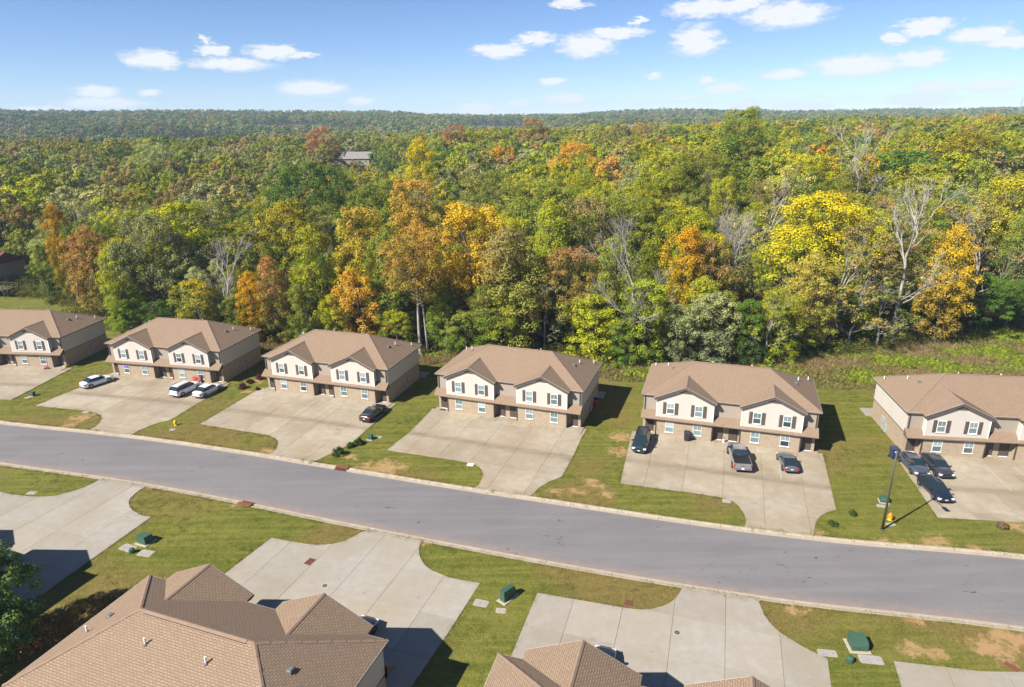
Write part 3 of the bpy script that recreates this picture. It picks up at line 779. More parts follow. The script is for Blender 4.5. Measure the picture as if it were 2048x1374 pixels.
def build_setting():
    # land out to the horizon
    r = np.concatenate([np.linspace(2, 100, 14), np.linspace(106, 420, 54), np.geomspace(430, 4300, 60)])
    a = np.linspace(-PI, PI, 241)
    A, Rr = np.meshgrid(a, r)
    X, Y = Rr * np.sin(A), Rr * np.cos(A)
    global LAND_LOW
    LAND_LOW = float(terrain(X, Y).min())
    tag(new_obj('ground', grid_mesh('ground', X, Y, terrain(X, Y), M['floor'])), 'dark woodland floor and rolling land reaching the horizon', kind='structure')

    # road
    xs = np.arange(-150, 131, 1.5)
    ts = np.linspace(0, 1, 13)
    XX, TT = np.meshgrid(xs, ts)
    yn, yf = kerb_near(XX) + 0.05, kerb_far(XX) - 0.05
    YY = yn + (yf - yn) * TT
    silt = np.exp(-TT * 9) * 0.9 + np.exp(-(1 - TT) * 16) * 0.45
    ZZ = 0.012 + 0.07 * (1 - (2 * TT - 1)**2)
    tag(new_obj('road', grid_mesh('road', XX, YY, ZZ, M['asphalt'], {'silt': silt})), 'worn violet-grey asphalt street crossing the picture', kind='structure')

    # kerbs, cast in lengths
    for nm, fn, sg, lab in (('kerb', kerb_far, 1, 'pale concrete kerb along the far side of the street'), ('kerb', kerb_near, -1, 'pale concrete kerb along the near side of the street')):
        root = empty(nm)
        tag(root, lab, kind='structure')
        x = -150.0
        prof = [(-0.06, 0.0), (-0.06, 0.03), (0.36, 0.045), (0.46, 0.10), (0.54, 0.135), (0.70, 0.14), (0.70, -0.1)]
        while x < 128:
            x1 = x + 3.0
            m = MB()
            sec = []
            for xx in np.linspace(x + 0.012, x1 - 0.012, 3):
                y0 = float(fn(xx)); sl = float(fn(xx + 0.5) - fn(xx - 0.5))
                n = Vector((-sl, 1)).normalized() * sg
                sec.append([(xx + n.x * d, y0 + n.y * d, z) for d, z in prof])
            for s0, s1 in zip(sec, sec[1:]):
                for k in range(len(prof) - 1):
                    q = [s0[k], s1[k], s1[k + 1], s0[k + 1]]
                    m.face(q if sg > 0 else q[::-1])
            m.face(sec[0] if sg < 0 else sec[0][::-1]); m.face(sec[-1] if sg > 0 else sec[-1][::-1])
            m.build('kerb_stone', M['kerb'], root)
            x = x1

    # lawns either side
    def lawn(x0, x1, t1, fn, sg, lab):
        xs = np.arange(x0, x1, 0.6)
        t = np.concatenate([[0, 0.25], np.arange(0.6, t1, 0.6)])
        XX, TT = np.meshgrid(xs, t)
        YY = fn(XX) + sg * (0.60 + TT)
        Z = 0.112 + (vnoise(XX / 5, YY / 5, 5) - 0.5) * 0.05 * smooth01(TT / 3)
        Z = Z - 0.6 * smooth01((TT - (t1 - 5)) / 4)
        soil = np.zeros_like(XX); dry = np.zeros_like(XX)
        for sx, sy, sr in SOIL:
            d = np.hypot((XX - sx) * 0.75, YY - sy) / (sr * 1.15)
            soil = np.maximum(soil, np.exp(-d * d * 0.9) * 0.75)
        for sx, sy, sr in DRY:
            d = np.hypot((XX - sx) * 0.8, YY - sy) / (sr * 1.3)
            dry = np.maximum(dry, np.exp(-d * d))
        dry = np.clip(dry + 0.45 * np.exp(-TT / 0.8) + (vnoise(XX / 7, YY / 7, 11) - 0.46) * 1.5, 0, 1)
        soil = np.clip(soil + 0.32 * np.exp(-TT / 0.35) * vnoise(XX / 4, YY / 4, 17), 0, 1)
        if sg < 0:
            Z, = (Z,)
            XX, YY, Z, soil, dry = [q[::-1] for q in (XX, YY, Z, soil, dry)]
        o = new_obj('lawn', grid_mesh('lawn', XX, YY, Z, M['lawn'], {'soil': soil, 'dry': dry}))
        tag(o, lab, kind='structure')
    lawn(-150, 128, 78, kerb_far, 1, 'mown green and straw lawn around the far row of houses')
    lawn(-150, 128, 58, kerb_near, -1, 'mown green and straw lawn around the near row of houses')


build_setting()


def clip_half(poly, a, b, c):
    """keep a*x+b*y<=c"""
    out = []
    for i in range(len(poly)):
        p, q = poly[i], poly[(i + 1) % len(poly)]
        dp, dq = a * p[0] + b * p[1] - c, a * q[0] + b * q[1] - c
        if dp <= 0:
            out.append(p)
        if (dp < 0 < dq) or (dq < 0 < dp):
            t = dp / (dp - dq)
            out.append((p[0] + (q[0] - p[0]) * t, p[1] + (q[1] - p[1]) * t))
    return out


def area(poly):
    return 0.5 * sum(poly[i][0] * poly[(i + 1) % len(poly)][1] - poly[(i + 1) % len(poly)][0] * poly[i][1] for i in range(len(poly)))


def to_local(h, p):
    c, s = math.cos(h[2]), math.sin(h[2])
    dx, dy = p[0] - h[0], p[1] - h[1]
    return (c * dx + s * dy, -s * dx + c * dy)


def to_world(h, p):
    c, s = math.cos(h[2]), math.sin(h[2])
    return (h[0] + c * p[0] - s * p[1], h[1] + s * p[0] + c * p[1])


ANGLE = {'fa': HOUSES['fa'], 'fb': HOUSES['fb']}
HOUSES['hc'] = (-54.4, 52.1, 2.79)
HOUSES['fd'] = (37.0, 25.0, 2.86)


PAD_POLYS = []


def pad(key, pts, label, mat, step=(4.3, 4.4), lines=()):
    h = HOUSES[key]
    if key[0] == 'h' and key != 'hc':
        pts = [(x, max(y, float(kerb_far(x)) + 0.72)) for x, y in pts]
    else:
        pts = [(x, min(y, float(kerb_near(x)) - 0.72)) for x, y in pts]
    PAD_POLYS.append(list(pts))
    L = [to_local(h, p) for p in pts]
    if area(L) < 0:
        L = L[::-1]
    root = MB().prism(L, 0.0, 0.118).build('parking_pad', M['concrete_joint'])
    root.location = (h[0], h[1], 0); root.rotation_euler = (0, 0, h[2])
    tag(root, label, kind='structure')
    xs, ys = [p[0] for p in L], [p[1] for p in L]
    x = math.floor(min(xs) / step[0]) * step[0]
    g = 0.014
    while x < max(xs):
        y = math.floor(min(ys) / step[1]) * step[1]
        while y < max(ys):
            c = clip_half(L, -1, 0, -(x + g)); c = clip_half(c, 1, 0, x + step[0] - g) if c else c
            c = clip_half(c, 0, -1, -(y + g)) if c else c
            c = clip_half(c, 0, 1, y + step[1] - g) if c else c
            if len(c) >= 3 and area(c) > 0.08:
                MB().prism(c, 0.10, 0.15 + random.uniform(-0.003, 0.003)).build('concrete_slab', mat, root)
            y += step[1]
        x += step[0]
    for lx, y0, y1 in lines:
        MB().box(lx - 0.05, lx + 0.05, y0, y1, 0.152, 0.1565).build('painted_line', M['paint_worn'], root)
    return root


random.seed(4)


def extend(p, q, d):
    """point d metres beyond q on the way from p"""
    v = Vector((q[0] - p[0], q[1] - p[1])).normalized()
    return (q[0] + v.x * d, q[1] + v.y * d)


cf, cn = M['concrete_far'], M['concrete_near']
pad('h1', PAD_H1, 'concrete parking pad with the two white cars and white wagon', cf, lines=((3.9, -8.0, -2.2),))
pad('h2', PAD_H2, 'concrete parking pad with the black coupe', cf, lines=((-0.6, -8.0, -2.2), (2.6, -8.0, -2.2)))
pad('h3', PAD_H3, 'empty tan concrete parking pad stained across its middle', cf)
pad('h4', PAD_H4, 'concrete parking pad with the grey pickup', cf, lines=((6.35, -8.0, -2.3), (3.1, -7.0, -2.3)))
e = PAD_H5_EDGE
fr = extend(e[1], e[2], 17.5)
pad('h5', [extend(e[1], e[0], 1.0), e[1], e[2], fr, to_world(HOUSES['h5'], (11.2, -1.0))], 'concrete parking pad with three dark sedans', cf, lines=((-2.2, -8.0, -2.2), (1.0, -8.0, -2.2)))
e = PAD_H0_EDGE
pad('h0', [e[0], to_world(HOUSES['h0'], (-11.3, -0.6)), to_world(HOUSES['h0'], (-13.5, -14.8)), e[2], e[1]], 'concrete parking pad cut by the left picture edge', cf)
pad('fa', PAD_FA + [PAD_FA_SIDES[1], to_world(HOUSES['fa'], (-11.4, -0.5)), to_world(HOUSES['fa'], (11.4, -0.5)), PAD_FA_SIDES[0]],
    'clean grey concrete parking pad in front of the nearest roof', cn, step=(4.2, 4.6))
pad('hc', PAD_HC + [to_world(HOUSES['hc'], (11.4, -12.6)), to_world(HOUSES['hc'], (11.4, -0.5)), to_world(HOUSES['hc'], (-11.6, -0.5)), PAD_HC_SIDE[0]],
    'concrete parking pad half shaded at the lower left', cn, step=(4.2, 4.6))
pad('fb', PAD_FB + [PAD_FB_SIDES[1], to_world(HOUSES['fb'], (-11.4, -0.5)), to_world(HOUSES['fb'], (11.4, -0.5)), PAD_FB_SIDES[0]],
    'pale concrete parking pad with its drive in the bottom centre', cn, step=(4.2, 4.6))
e = PAD_FD_EDGE
pad('fd', [e[0], e[1], e[2], e[3], (44, 39.4), (44, 30), (26.5, 32), FD_LEFT], 'concrete parking pad cut by the bottom right corner', cn, step=(4.2, 4.6))

# ================================================================== the fourplex houses
HW, HD, ZE = 10.53, 10.57, 5.586            # half width, depth, eave height
OF, OS, OB = 0.279, 0.349, 0.775            # eave overhang front, sides, back
RX, RY, RZ = 4.756, 5.515, 8.644            # ridge half length, depth, height
GX, GY, GZ, GW = 5.243, -1.135, 7.43, 3.93  # gable centre, front, ridge height, half width at eave
BI, BO, BY = 1.70, 8.75, -0.778             # bay inner / outer side and front plane


def roof_face(m, pts, mat=0):
    """pts: eave edge first (left to right seen from outside); uv in metres along that edge and up the slope"""
    P = [Vector(p) for p in pts]
    u = (P[1] - P[0]).normalized()
    n = u.cross(P[-1] - P[0]).normalized()
    v = n.cross(u)
    m.face(pts, mat, [((p - P[0]).dot(u) + 50, (p - P[0]).dot(v) + 50) for p in P])


def roof_z(x, y):
    return min(ZE + (RZ - ZE) / (RY + OF) * (y + OF), ZE + (RZ - ZE) / (HD + OB - RY) * (HD + OB - y), ZE + (RZ - ZE) / (HW + OS - RX) * (HW + OS - abs(x)))


def window(root, xc, z0, z1, y, w=1.0, blind=True, f=0.075):
    """frame mesh with panes, sash rail and sill as sub-parts; faces -y"""
    m = MB()
    x0, x1 = xc - w / 2, xc + w / 2
    m.box(x0, x0 + f, y - 0.05, y + 0.02, z0, z1); m.box(x1 - f, x1, y - 0.05, y + 0.02, z0, z1)
    m.box(x0 + f, x1 - f, y - 0.05, y + 0.02, z1 - f, z1); m.box(x0 + f, x1 - f, y - 0.05, y + 0.02, z0, z0 + f)
    win = m.build('window', M['white_trim'], root)
    zm = (z0 + z1) / 2
    MB().box(x0 + f, x1 - f, y - 0.042, y + 0.01, zm - 0.035, zm + 0.035).build('meeting_rail', M['white_trim'], win)
    MB().box(xc - 0.014, xc + 0.014, y - 0.03, y + 0.01, zm + 0.035, z1 - f).build('muntin', M['white_trim'], win)
    for a, b, mt in ((zm + 0.035, z1 - f, 'glass_blind' if blind else 'glass'), (z0 + f, zm - 0.035, 'glass')):
        MB().box(x0 + f, x1 - f, y - 0.016, y + 0.008, a, b).build('pane', M[mt], win)
    MB().box(x0 - 0.06, x1 + 0.06, y - 0.09, y + 0.02, z0 - 0.07, z0 - 0.002).build('sill', M['white_trim'], win)
    return win


def build_house(roof_mat='shingle'):
    root = empty('fourplex_house')
    br, cr, tn = M['brick'], M['siding_cream'], M['siding_tan']
    # ground floor brick shell, corner piers
    m = MB().box(-HW + 0.03, HW - 0.03, 0.15, HD - 0.02, 0, 2.74, skip='tb')
    for s in (-1, 1):
        a, b = sorted((s * (HW - 0.03), s * (HW - 0.38)))
        m.box(a, b, 0.0, 0.15, 0, 2.74, skip='tb')
    m.build('brick_wall', br, root)
    # upper storey: cream sides and back, tan recessed front
    m = MB()
    z0, z1 = 2.78, ZE - 0.12
    m.face([(HW, 0, z0), (HW, HD, z0), (HW, HD, z1), (HW, 0, z1)], 0)
    m.face([(-HW, HD, z0), (-HW, 0, z0), (-HW, 0, z1), (-HW, HD, z1)], 0)
    m.face([(HW, HD, z0), (-HW, HD, z0), (-HW, HD, z1), (HW, HD, z1)], 0)
    m.face([(-HW, 0, z0), (HW, 0, z0), (HW, 0, z1), (-HW, 0, z1)], 1)
    m.face([(-HW, 0, z0), (-HW, HD, z0), (HW, HD, z0), (HW, 0, z0)], 0)
    m.build('siding_wall', [cr, tn], root)
    # band between brick and siding
    m = MB()
    for s in (-1, 1):
        a, b = sorted((s * (HW - 0.02), s * (HW + 0.015)))
        m.box(a, b, 0.02, HD, 2.70, 2.79)
    m.box(-HW, HW, HD - 0.03, HD + 0.015, 2.70, 2.79)
    m.build('band_board', M['dark_trim'], root)
    # bays
    for s in (-1, 1):
        x0, x1 = sorted((s * BI, s * BO))
        xc = s * GX
        lower = MB().box(x0 + 0.03, x1 - 0.03, BY + 0.06, 0.16, 0, 2.72, skip='tb').build('bay_brick', br, root)
        sh = 5.42
        top = [(x0, BY, 2.74), (x1, BY, 2.74), (x1, BY, sh), (xc + 0.28, BY, GZ - 0.20), (xc - 0.28, BY, GZ - 0.20), (x0, BY, sh)]
        m = MB()
        m.face(top)
        m.face([(x1, BY, 2.74), (x1, 0.02, 2.74), (x1, 0.02, sh), (x1, BY, sh)])
        m.face([(x0, 0.02, 2.74), (x0, BY, 2.74), (x0, BY, sh), (x0, 0.02, sh)])
        m.face([(x0, BY, 2.74), (x0, 0.02, 2.74), (x1, 0.02, 2.74), (x1, BY, 2.74)])
        m.build('bay', cr, root)
        for xx in (x0, x1):
            MB().box(xx - 0.055, xx + 0.055, BY - 0.018, BY + 0.06, 2.86, sh).build('corner_trim', M['white_trim'], root)
        # gable truss in the peak
        k = (GZ - ZE) / GW
        m = MB()
        yb0, yb1 = BY - 0.14, BY - 0.02
        zc = GZ - 0.78
        hw = (GZ - zc) / k - 0.12
        m.box(xc - hw, xc + hw, yb0, yb1, zc - 0.10, zc + 0.03)
        m.box(xc - 0.07, xc + 0.07, yb0 + 0.01, yb1, zc + 0.03, GZ - 0.16)
        for q in (-1, 1):
            m.face([(xc + q * 0.10, yb0 + .02, zc + 0.03), (xc + q * 0.62, yb0 + .02, zc + 0.36), (xc + q * 0.74, yb0 + .02, zc + 0.26), (xc + q * 0.30, yb0 + .02, zc + 0.03)])
            m.face([(xc + q * 0.10, yb0 + .05, zc + 0.55), (xc + q * (hw - 0.05), yb0 + .05, zc + 0.05), (xc + q * (hw - 0.3), yb0 + .05, zc + 0.03), (xc + q * 0.10, yb0 + .05, zc + 0.42)])
        # boards lining the underside of the rake
        for q in (-1, 1):
            xa, za = xc + q * 0.0, GZ - 0.12
            xb, zb = xc + q * (GW - 0.15), ZE - 0.06
            m.face([(xa, GY + 0.05, za), (xb, GY + 0.05, zb), (xb, GY + 0.05, zb - 0.30), (xa, GY + 0.05, za - 0.30)])
            m.face([(xa, GY + 0.05, za - 0.30), (xb, GY + 0.05, zb - 0.30), (xb, BY + 0.02, zb - 0.30), (xa, BY + 0.02, za - 0.30)])
        m.build('gable_truss', M['fascia'], root)
        # gable roof
        m = MB()
        yb = 3.45
        t = 0.16
        for q in (-1, 1):
            a, b = (xc + q * GW, GY, ZE), (xc + q * GW, yb, ZE)
            c, d = (xc, yb, GZ), (xc, GY, GZ)
            roof_face(m, [a, b, c, d] if q > 0 else [b, a, d, c])
            lo = [(p[0], p[1], p[2] - t) for p in (a, b, c, d)]
            m.face(lo[::-1] if q > 0 else lo, 1)
            rk = [a, d, lo[3], lo[0]]
            m.face(rk if q < 0 else rk[::-1], 1)
            ev = [a, b, lo[1], lo[0]]
            m.face(ev[::-1] if q > 0 else ev, 1)
        gr = m.build('gable_roof', [M[roof_mat], M['fascia']], root)
        cap = MB()
        for q in (-1, 1):
            cap.face([(xc, GY - 0.01, GZ + 0.03), (xc, 3.28, GZ + 0.03), (xc + q * 0.15, 3.28, GZ + 0.03 - 0.15 * k), (xc + q * 0.15, GY - 0.01, GZ + 0.03 - 0.15 * k)][::q])
        cap.build('ridge_cap', M['cap'], gr)
        # rake edging, pale metal
        m = MB()
        for q in (-1, 1):
            m.tube([(xc, GY - 0.015, GZ - 0.02), (xc + q * GW, GY - 0.015, ZE - 0.02)], [0.02, 0.02], 4)
        m.build('drip_edge', M['gutter'], gr)
        # windows and shutters
        for wx in (3.5, 7.0):
            window(root, s * wx, 3.42, 4.95, BY - 0.004, 1.0, blind=True)
            window(root, s * wx, 0.80, 2.30, BY + 0.05, 1.06, blind=True, f=0.05)
            for q in (-1, 1):
                m = MB()
                xa = s * wx + q * 0.745
                m.box(xa - 0.21, xa + 0.21, BY - 0.05, BY - 0.004, 3.38, 4.99)
                for zz in np.arange(3.46, 4.90, 0.085):
                    m.box(xa - 0.16, xa + 0.16, BY - 0.066, BY - 0.05, zz, zz + 0.045)
                m.build('shutter', M['shutter'], root)
        # downspouts at bay corners and house corner
        for xx in (x0, x1):
            MB().box(xx - 0.06, xx + 0.06, BY + 0.0, BY + 0.12, 0.05, 2.60).build('downspout', M['dark_trim'], root)
        m = MB()
        xx = s * (HW - 0.18)
        m.box(xx - 0.05, xx + 0.05, -0.11, -0.003, 3.35, ZE - 0.16)
        m.build('downspout', M['dark_trim'], root)
    # doors
    for xc in (-9.68, -0.9, 0.9, 9.68):
        m = MB().box(xc - 0.47, xc + 0.47, 0.08, 0.149, 0.26, 2.2)
        for za, zb in ((0.40, 0.90), (1.02, 1.5), (1.62, 2.04)):
            for q in (-1, 1):
                m.box(xc + q * 0.22 - 0.15, xc + q * 0.22 + 0.15, 0.068, 0.08, za, zb)
        d = m.build('door', M['door'], root)
        MB().box(xc + 0.33, xc + 0.41, 0.03, 0.08, 1.02, 1.14).build('handle', M['steel'], d)
        MB().box(xc - 0.53, xc - 0.47, 0.06, 0.148, 0.1, 2.2).box(xc + 0.47, xc + 0.53, 0.06, 0.148, 0.1, 2.2).box(xc - 0.53, xc + 0.53, 0.06, 0.148, 2.2, 2.26).build('door_frame', M['dark_trim'], d)
        MB().box(xc - 0.5, xc + 0.5, -0.06, 0.07, 0.238, 0.275).build('threshold', M['white_trim'], d)
        MB().box(xc - 0.06, xc + 0.06, -0.02, 0.149, 2.3, 2.48).build('porch_light', M['lamp_lens'], root)
    # pent roof over the ground floor
    PX, PY, PZ, PT = 10.72, -1.10, 2.60, 3.45
    m = MB()
    roof_face(m, [(-PX, PY, PZ + 0.06), (PX, PY, PZ + 0.06), (PX, -0.002, PT), (-PX, -0.002, PT)])
    m.face([(-PX, PY, PZ - 0.06), (-PX, 0.14, PZ - 0.06), (PX, 0.14, PZ - 0.06), (PX, PY, PZ - 0.06)], 1)
    m.face([(-PX, PY, PZ - 0.06), (PX, PY, PZ - 0.06), (PX, PY, PZ + 0.06), (-PX, PY, PZ + 0.06)], 2)
    for s in (-1, 1):
        q = [(s * PX, PY, PZ - 0.06), (s * PX, -0.002, PZ - 0.06), (s * PX, -0.002, PT), (s * PX, PY, PZ + 0.06)]
        m.face(q if s > 0 else q[::-1], 0, [(0, 0)] * 4)
    m.build('pent_roof', [M[roof_mat], M['fascia'], M['pent_edge']], root)
    # main hip roof
    a = HW + OS
    FL, FR, BL, BR = (-a, -OF, ZE), (a, -OF, ZE), (-a, HD + OB, ZE), (a, HD + OB, ZE)
    RL, RR = (-RX, RY, RZ), (RX, RY, RZ)
    m = MB()
    roof_face(m, [FL, FR, RR, RL]); roof_face(m, [FR, BR, RR]); roof_face(m, [BR, BL, RL, RR]); roof_face(m, [BL, FL, RL])
    t = 0.17
    ring = [FL, FR, BR, BL]
    for k in range(4):
        p, q = ring[k], ring[(k + 1) % 4]
        m.face([(p[0], p[1], p[2] - t), (q[0], q[1], q[2] - t), q, p], 1)
    m.face([(p[0], p[1], p[2] - t) for p in reversed(ring)], 2)
    roof = m.build('roof', [M[roof_mat], M['fascia'], M['gutter']], root)
    m = MB()
    for p, q in ((FL, FR), (FR, BR), (BR, BL), (BL, FL)):
        m.tube([(p[0], p[1], p[2] - 0.015), (q[0], q[1], q[2] - 0.015)], [0.022, 0.022], 4)
    m.build('drip_edge', M['gutter'], roof)
    # caps along ridge and hips
    for p, q, w in ((RL, RR, 0.17), (RL, FL, 0.14), (RR, FR, 0.14), (RL, BL, 0.14), (RR, BR, 0.14)):
        P, Q = Vector(p), Vector(q)
        d = (Q - P).normalized()
        side = d.cross(Vector((0, 0, 1))).normalized()
        n = max(3, int((Q - P).length / 0.9))
        m = MB()
        for i in range(n):
            A, B = P.lerp(Q, i / n), P.lerp(Q, (i + 1) / n)
            la, lb = 0.03, 0.055
            for s in (1, -1):
                qd = [A + Vector((0, 0, la)), B + Vector((0, 0, lb)), B + side * s * w - Vector((0, 0, w * 0.36 - lb)), A + side * s * w - Vector((0, 0, w * 0.36 - la))]
                m.face(qd[::-s])
        m.build('hip_cap' if p != RL or q != RR else 'ridge_cap', M['cap'], roof)
    m = MB()
    m.face([(-RX + 0.5, RY + 0.20, RZ - 0.02), (RX - 0.5, RY + 0.20, RZ - 0.02), (RX - 0.5, RY + 0.20, RZ - 0.12), (-RX + 0.5, RY + 0.20, RZ - 0.12)][::-1], 1)
    m.face([(-RX + 0.5, RY + 0.02, RZ + 0.085), (RX - 0.5, RY + 0.02, RZ + 0.085), (RX - 0.5, RY + 0.21, RZ - 0.015), (-RX + 0.5, RY + 0.21, RZ - 0.015)][::-1])
    m.build('ridge_vent', [M['cap'], M['iron']], roof)
    # pipes and box vents through the roof
    for px, py in ((8.5, 6.9), (2.66, 7.21), (-2.33, 7.21), (-8.2, 7.3), (10.0, 9.4), (-10.1, 9.5)):
        z = roof_z(px, py)
        MB().tube([(px, py, z - 0.1), (px, py, z + 0.52)], [0.062, 0.062], 8).build('vent_pipe', M['pipe_white'], roof)
        MB().lathe([(0.16, z - 0.06), (0.15, z + 0.04), (0.07, z + 0.10)], 8, 0, px, py).build('pipe_boot', M['vent_grey'], roof)
    for px, py in ((8.1, 5.36), (-7.4, 5.6)):
        z = roof_z(px, py)
        MB().bevel_box(px - 0.19, px + 0.19, py - 0.22, py + 0.22, z - 0.15, z + 0.17, 0.05).build('box_vent', M['vent_grey'], roof)
    # electric meters on both end walls
    for s in (-1, 1):
        m = MB()
        for yy in (6.2, 6.62):
            for zz in (1.15, 1.55):
                a, b = sorted((s * (HW - 0.04), s * (HW + 0.14)))
                m.box(a, b, yy, yy + 0.36, zz, zz + 0.34)
        a, b = sorted((s * (HW - 0.04), s * (HW + 0.08)))
        m.box(a, b, 6.5, 6.6, 0.05, 1.15)
        m.build('meter_bank', M['meter_grey'], root)
        a, b = sorted((s * (HW - 0.04), s * (HW + 0.16)))
        MB().box(a, b, 5.2, 5.62, 0.25, 1.35).build('cable_box', M['meter_grey'], root)
    return root


HOUSE_LABEL = {
    'h0': 'fourplex house cut by the left picture edge, end wall in shade',
    'h1': 'fourplex house behind the two white cars and white wagon',
    'h2': 'fourplex house behind the parked black coupe',
    'h3': 'fourplex house behind the empty parking pad',
    'h4': 'fourplex house behind the grey pickup and coupe',
    'h5': 'fourplex house cut by the right edge, sunlit end wall with meters',
    'fa': 'brown shingle roof of the nearest house, lower left foreground',
    'fb': 'house of which only a brown gable roof rises at bottom centre',
    'hc': 'house mostly out of frame behind the leafy tree, lower left'}
proto = build_house()
first = True
house_obj = {}
for k in ('h0', 'h1', 'h2', 'h3', 'h4', 'h5', 'fa', 'fb', 'hc'):
    o = proto if first else copy_tree(proto)
    first = False
    h = HOUSES[k]
    o.location = (h[0], h[1], 0.0)
    o.rotation_euler = (0, 0, h[2])
    tag(o, HOUSE_LABEL[k], 'house', 'fourplex houses along the street')
    house_obj[k] = o
    if k in ('fa', 'fb', 'hc'):
        for rf in [c for c in o.children if c.name.split('.')[0] == 'roof']:
            for c in list(rf.children):
                if c.name.split('.')[0] in ('vent_pipe', 'pipe_boot') and abs(c.data.vertices[0].co.x) > 9.5:
                    bpy.data.objects.remove(c)


def add_walk(k):
    """raised walk along the front and a patio slab at the back corner"""
    h = HOUSES[k]
    root = empty('front_walk', (h[0], h[1], 0), h[2])
    tag(root, 'narrow concrete walk along the front of the ' + HOUSE_LABEL[k].split(',')[0], kind='structure')
    x = -10.9
    for i in range(9):
        w = 21.9 / 9
        MB().bevel_box(x + 0.01, x + w - 0.01, -2.0 + random.uniform(-.01, .01), 0.14, 0.1, 0.235 + random.uniform(-.004, .004), 0.015).build('concrete_slab', M['concrete_near' if k in ('fa', 'fb', 'hc') else 'concrete_far'], root)
        x += w
    for s in (-1, 1):
        MB().bevel_box(s * 9.3 - 1.9, s * 9.3 + 1.9, HD + 0.02, HD + 2.6, 0.05, 0.2, 0.015).build('patio_slab', M['concrete_near'], root)


for k in ('h0', 'h1', 'h2', 'h3', 'h4', 'h5', 'fa', 'fb', 'hc'):
    add_walk(k)

# ================================================================== vehicles
CAR = {
    # L, W, H, belt, wheel r, (rear glass base, roof rear, roof front, windscreen base) as fractions from the rear, hull stations (t, zb, zt, hw)
    'sedan': dict(L=4.85, W=1.84, H=1.46, r=0.335, wx=(0.195, 0.80), cab=(0.10, 0.28, 0.56, 0.76), belt=0.93,
                  hull=[(0, .42, .80, .74), (.02, .30, .95, .86), (.06, .24, 1.02, .93), (.13, .20, 1.02, .985), (.25, .19, .98, 1), (.5, .18, .95, 1), (.74, .19, .95, 1), (.84, .20, .90, .985), (.92, .21, .82, .94), (.975, .23, .70, .86), (1, .34, .56, .72)]),
    'coupe': dict(L=4.95, W=1.92, H=1.42, r=0.36, wx=(0.20, 0.79), cab=(0.13, 0.33, 0.52, 0.68), belt=0.96,
                  hull=[(0, .40, .84, .80), (.02, .28, 1.0, .90), (.06, .24, 1.05, .96), (.14, .20, 1.04, 1), (.25, .19, 1.0, 1), (.5, .18, .97, .985), (.70, .19, .98, 1), (.84, .20, .95, 1), (.93, .21, .88, .96), (.98, .23, .76, .90), (1, .36, .6, .8)]),
    'sports': dict(L=4.35, W=1.82, H=1.32, r=0.34, wx=(0.20, 0.80), cab=(0.04, 0.38, 0.50, 0.68), belt=0.86,
                   hull=[(0, .40, .74, .72), (.03, .26, .86, .86), (.08, .22, .90, .94), (.16, .19, .93, 1), (.3, .18, .90, .99), (.5, .17, .88, .97), (.70, .18, .88, .985), (.82, .19, .86, 1), (.92, .20, .76, .95), (.98, .23, .62, .84), (1, .32, .5, .7)]),
    'suv': dict(L=4.95, W=1.93, H=1.76, r=0.37, wx=(0.19, 0.80), cab=(0.015, 0.075, 0.58, 0.76), belt=1.08,
                hull=[(0, .46, .95, .80), (.015, .34, 1.12, .90), (.05, .28, 1.14, .96), (.13, .25, 1.14, 1), (.25, .24, 1.13, 1), (.5, .23, 1.11, 1), (.74, .24, 1.10, 1), (.84, .25, 1.06, .985), (.93, .27, .98, .94), (.98, .30, .84, .87), (1, .42, .66, .76)]),
    'pickup': dict(L=5.85, W=2.04, H=1.94, r=0.41, wx=(0.215, 0.825), cab=(0.375, 0.41, 0.645, 0.745), belt=1.26,
                   hull=[(.365, .40, 1.24, .97), (.39, .40, 1.26, .98), (.5, .38, 1.26, .98), (.74, .38, 1.26, .98), (.78, .38, 1.24, .98), (.9, .39, 1.19, .965), (.97, .42, 1.12, .93), (.992, .46, 1.0, .90), (1, .56, .72, .84)]),
}


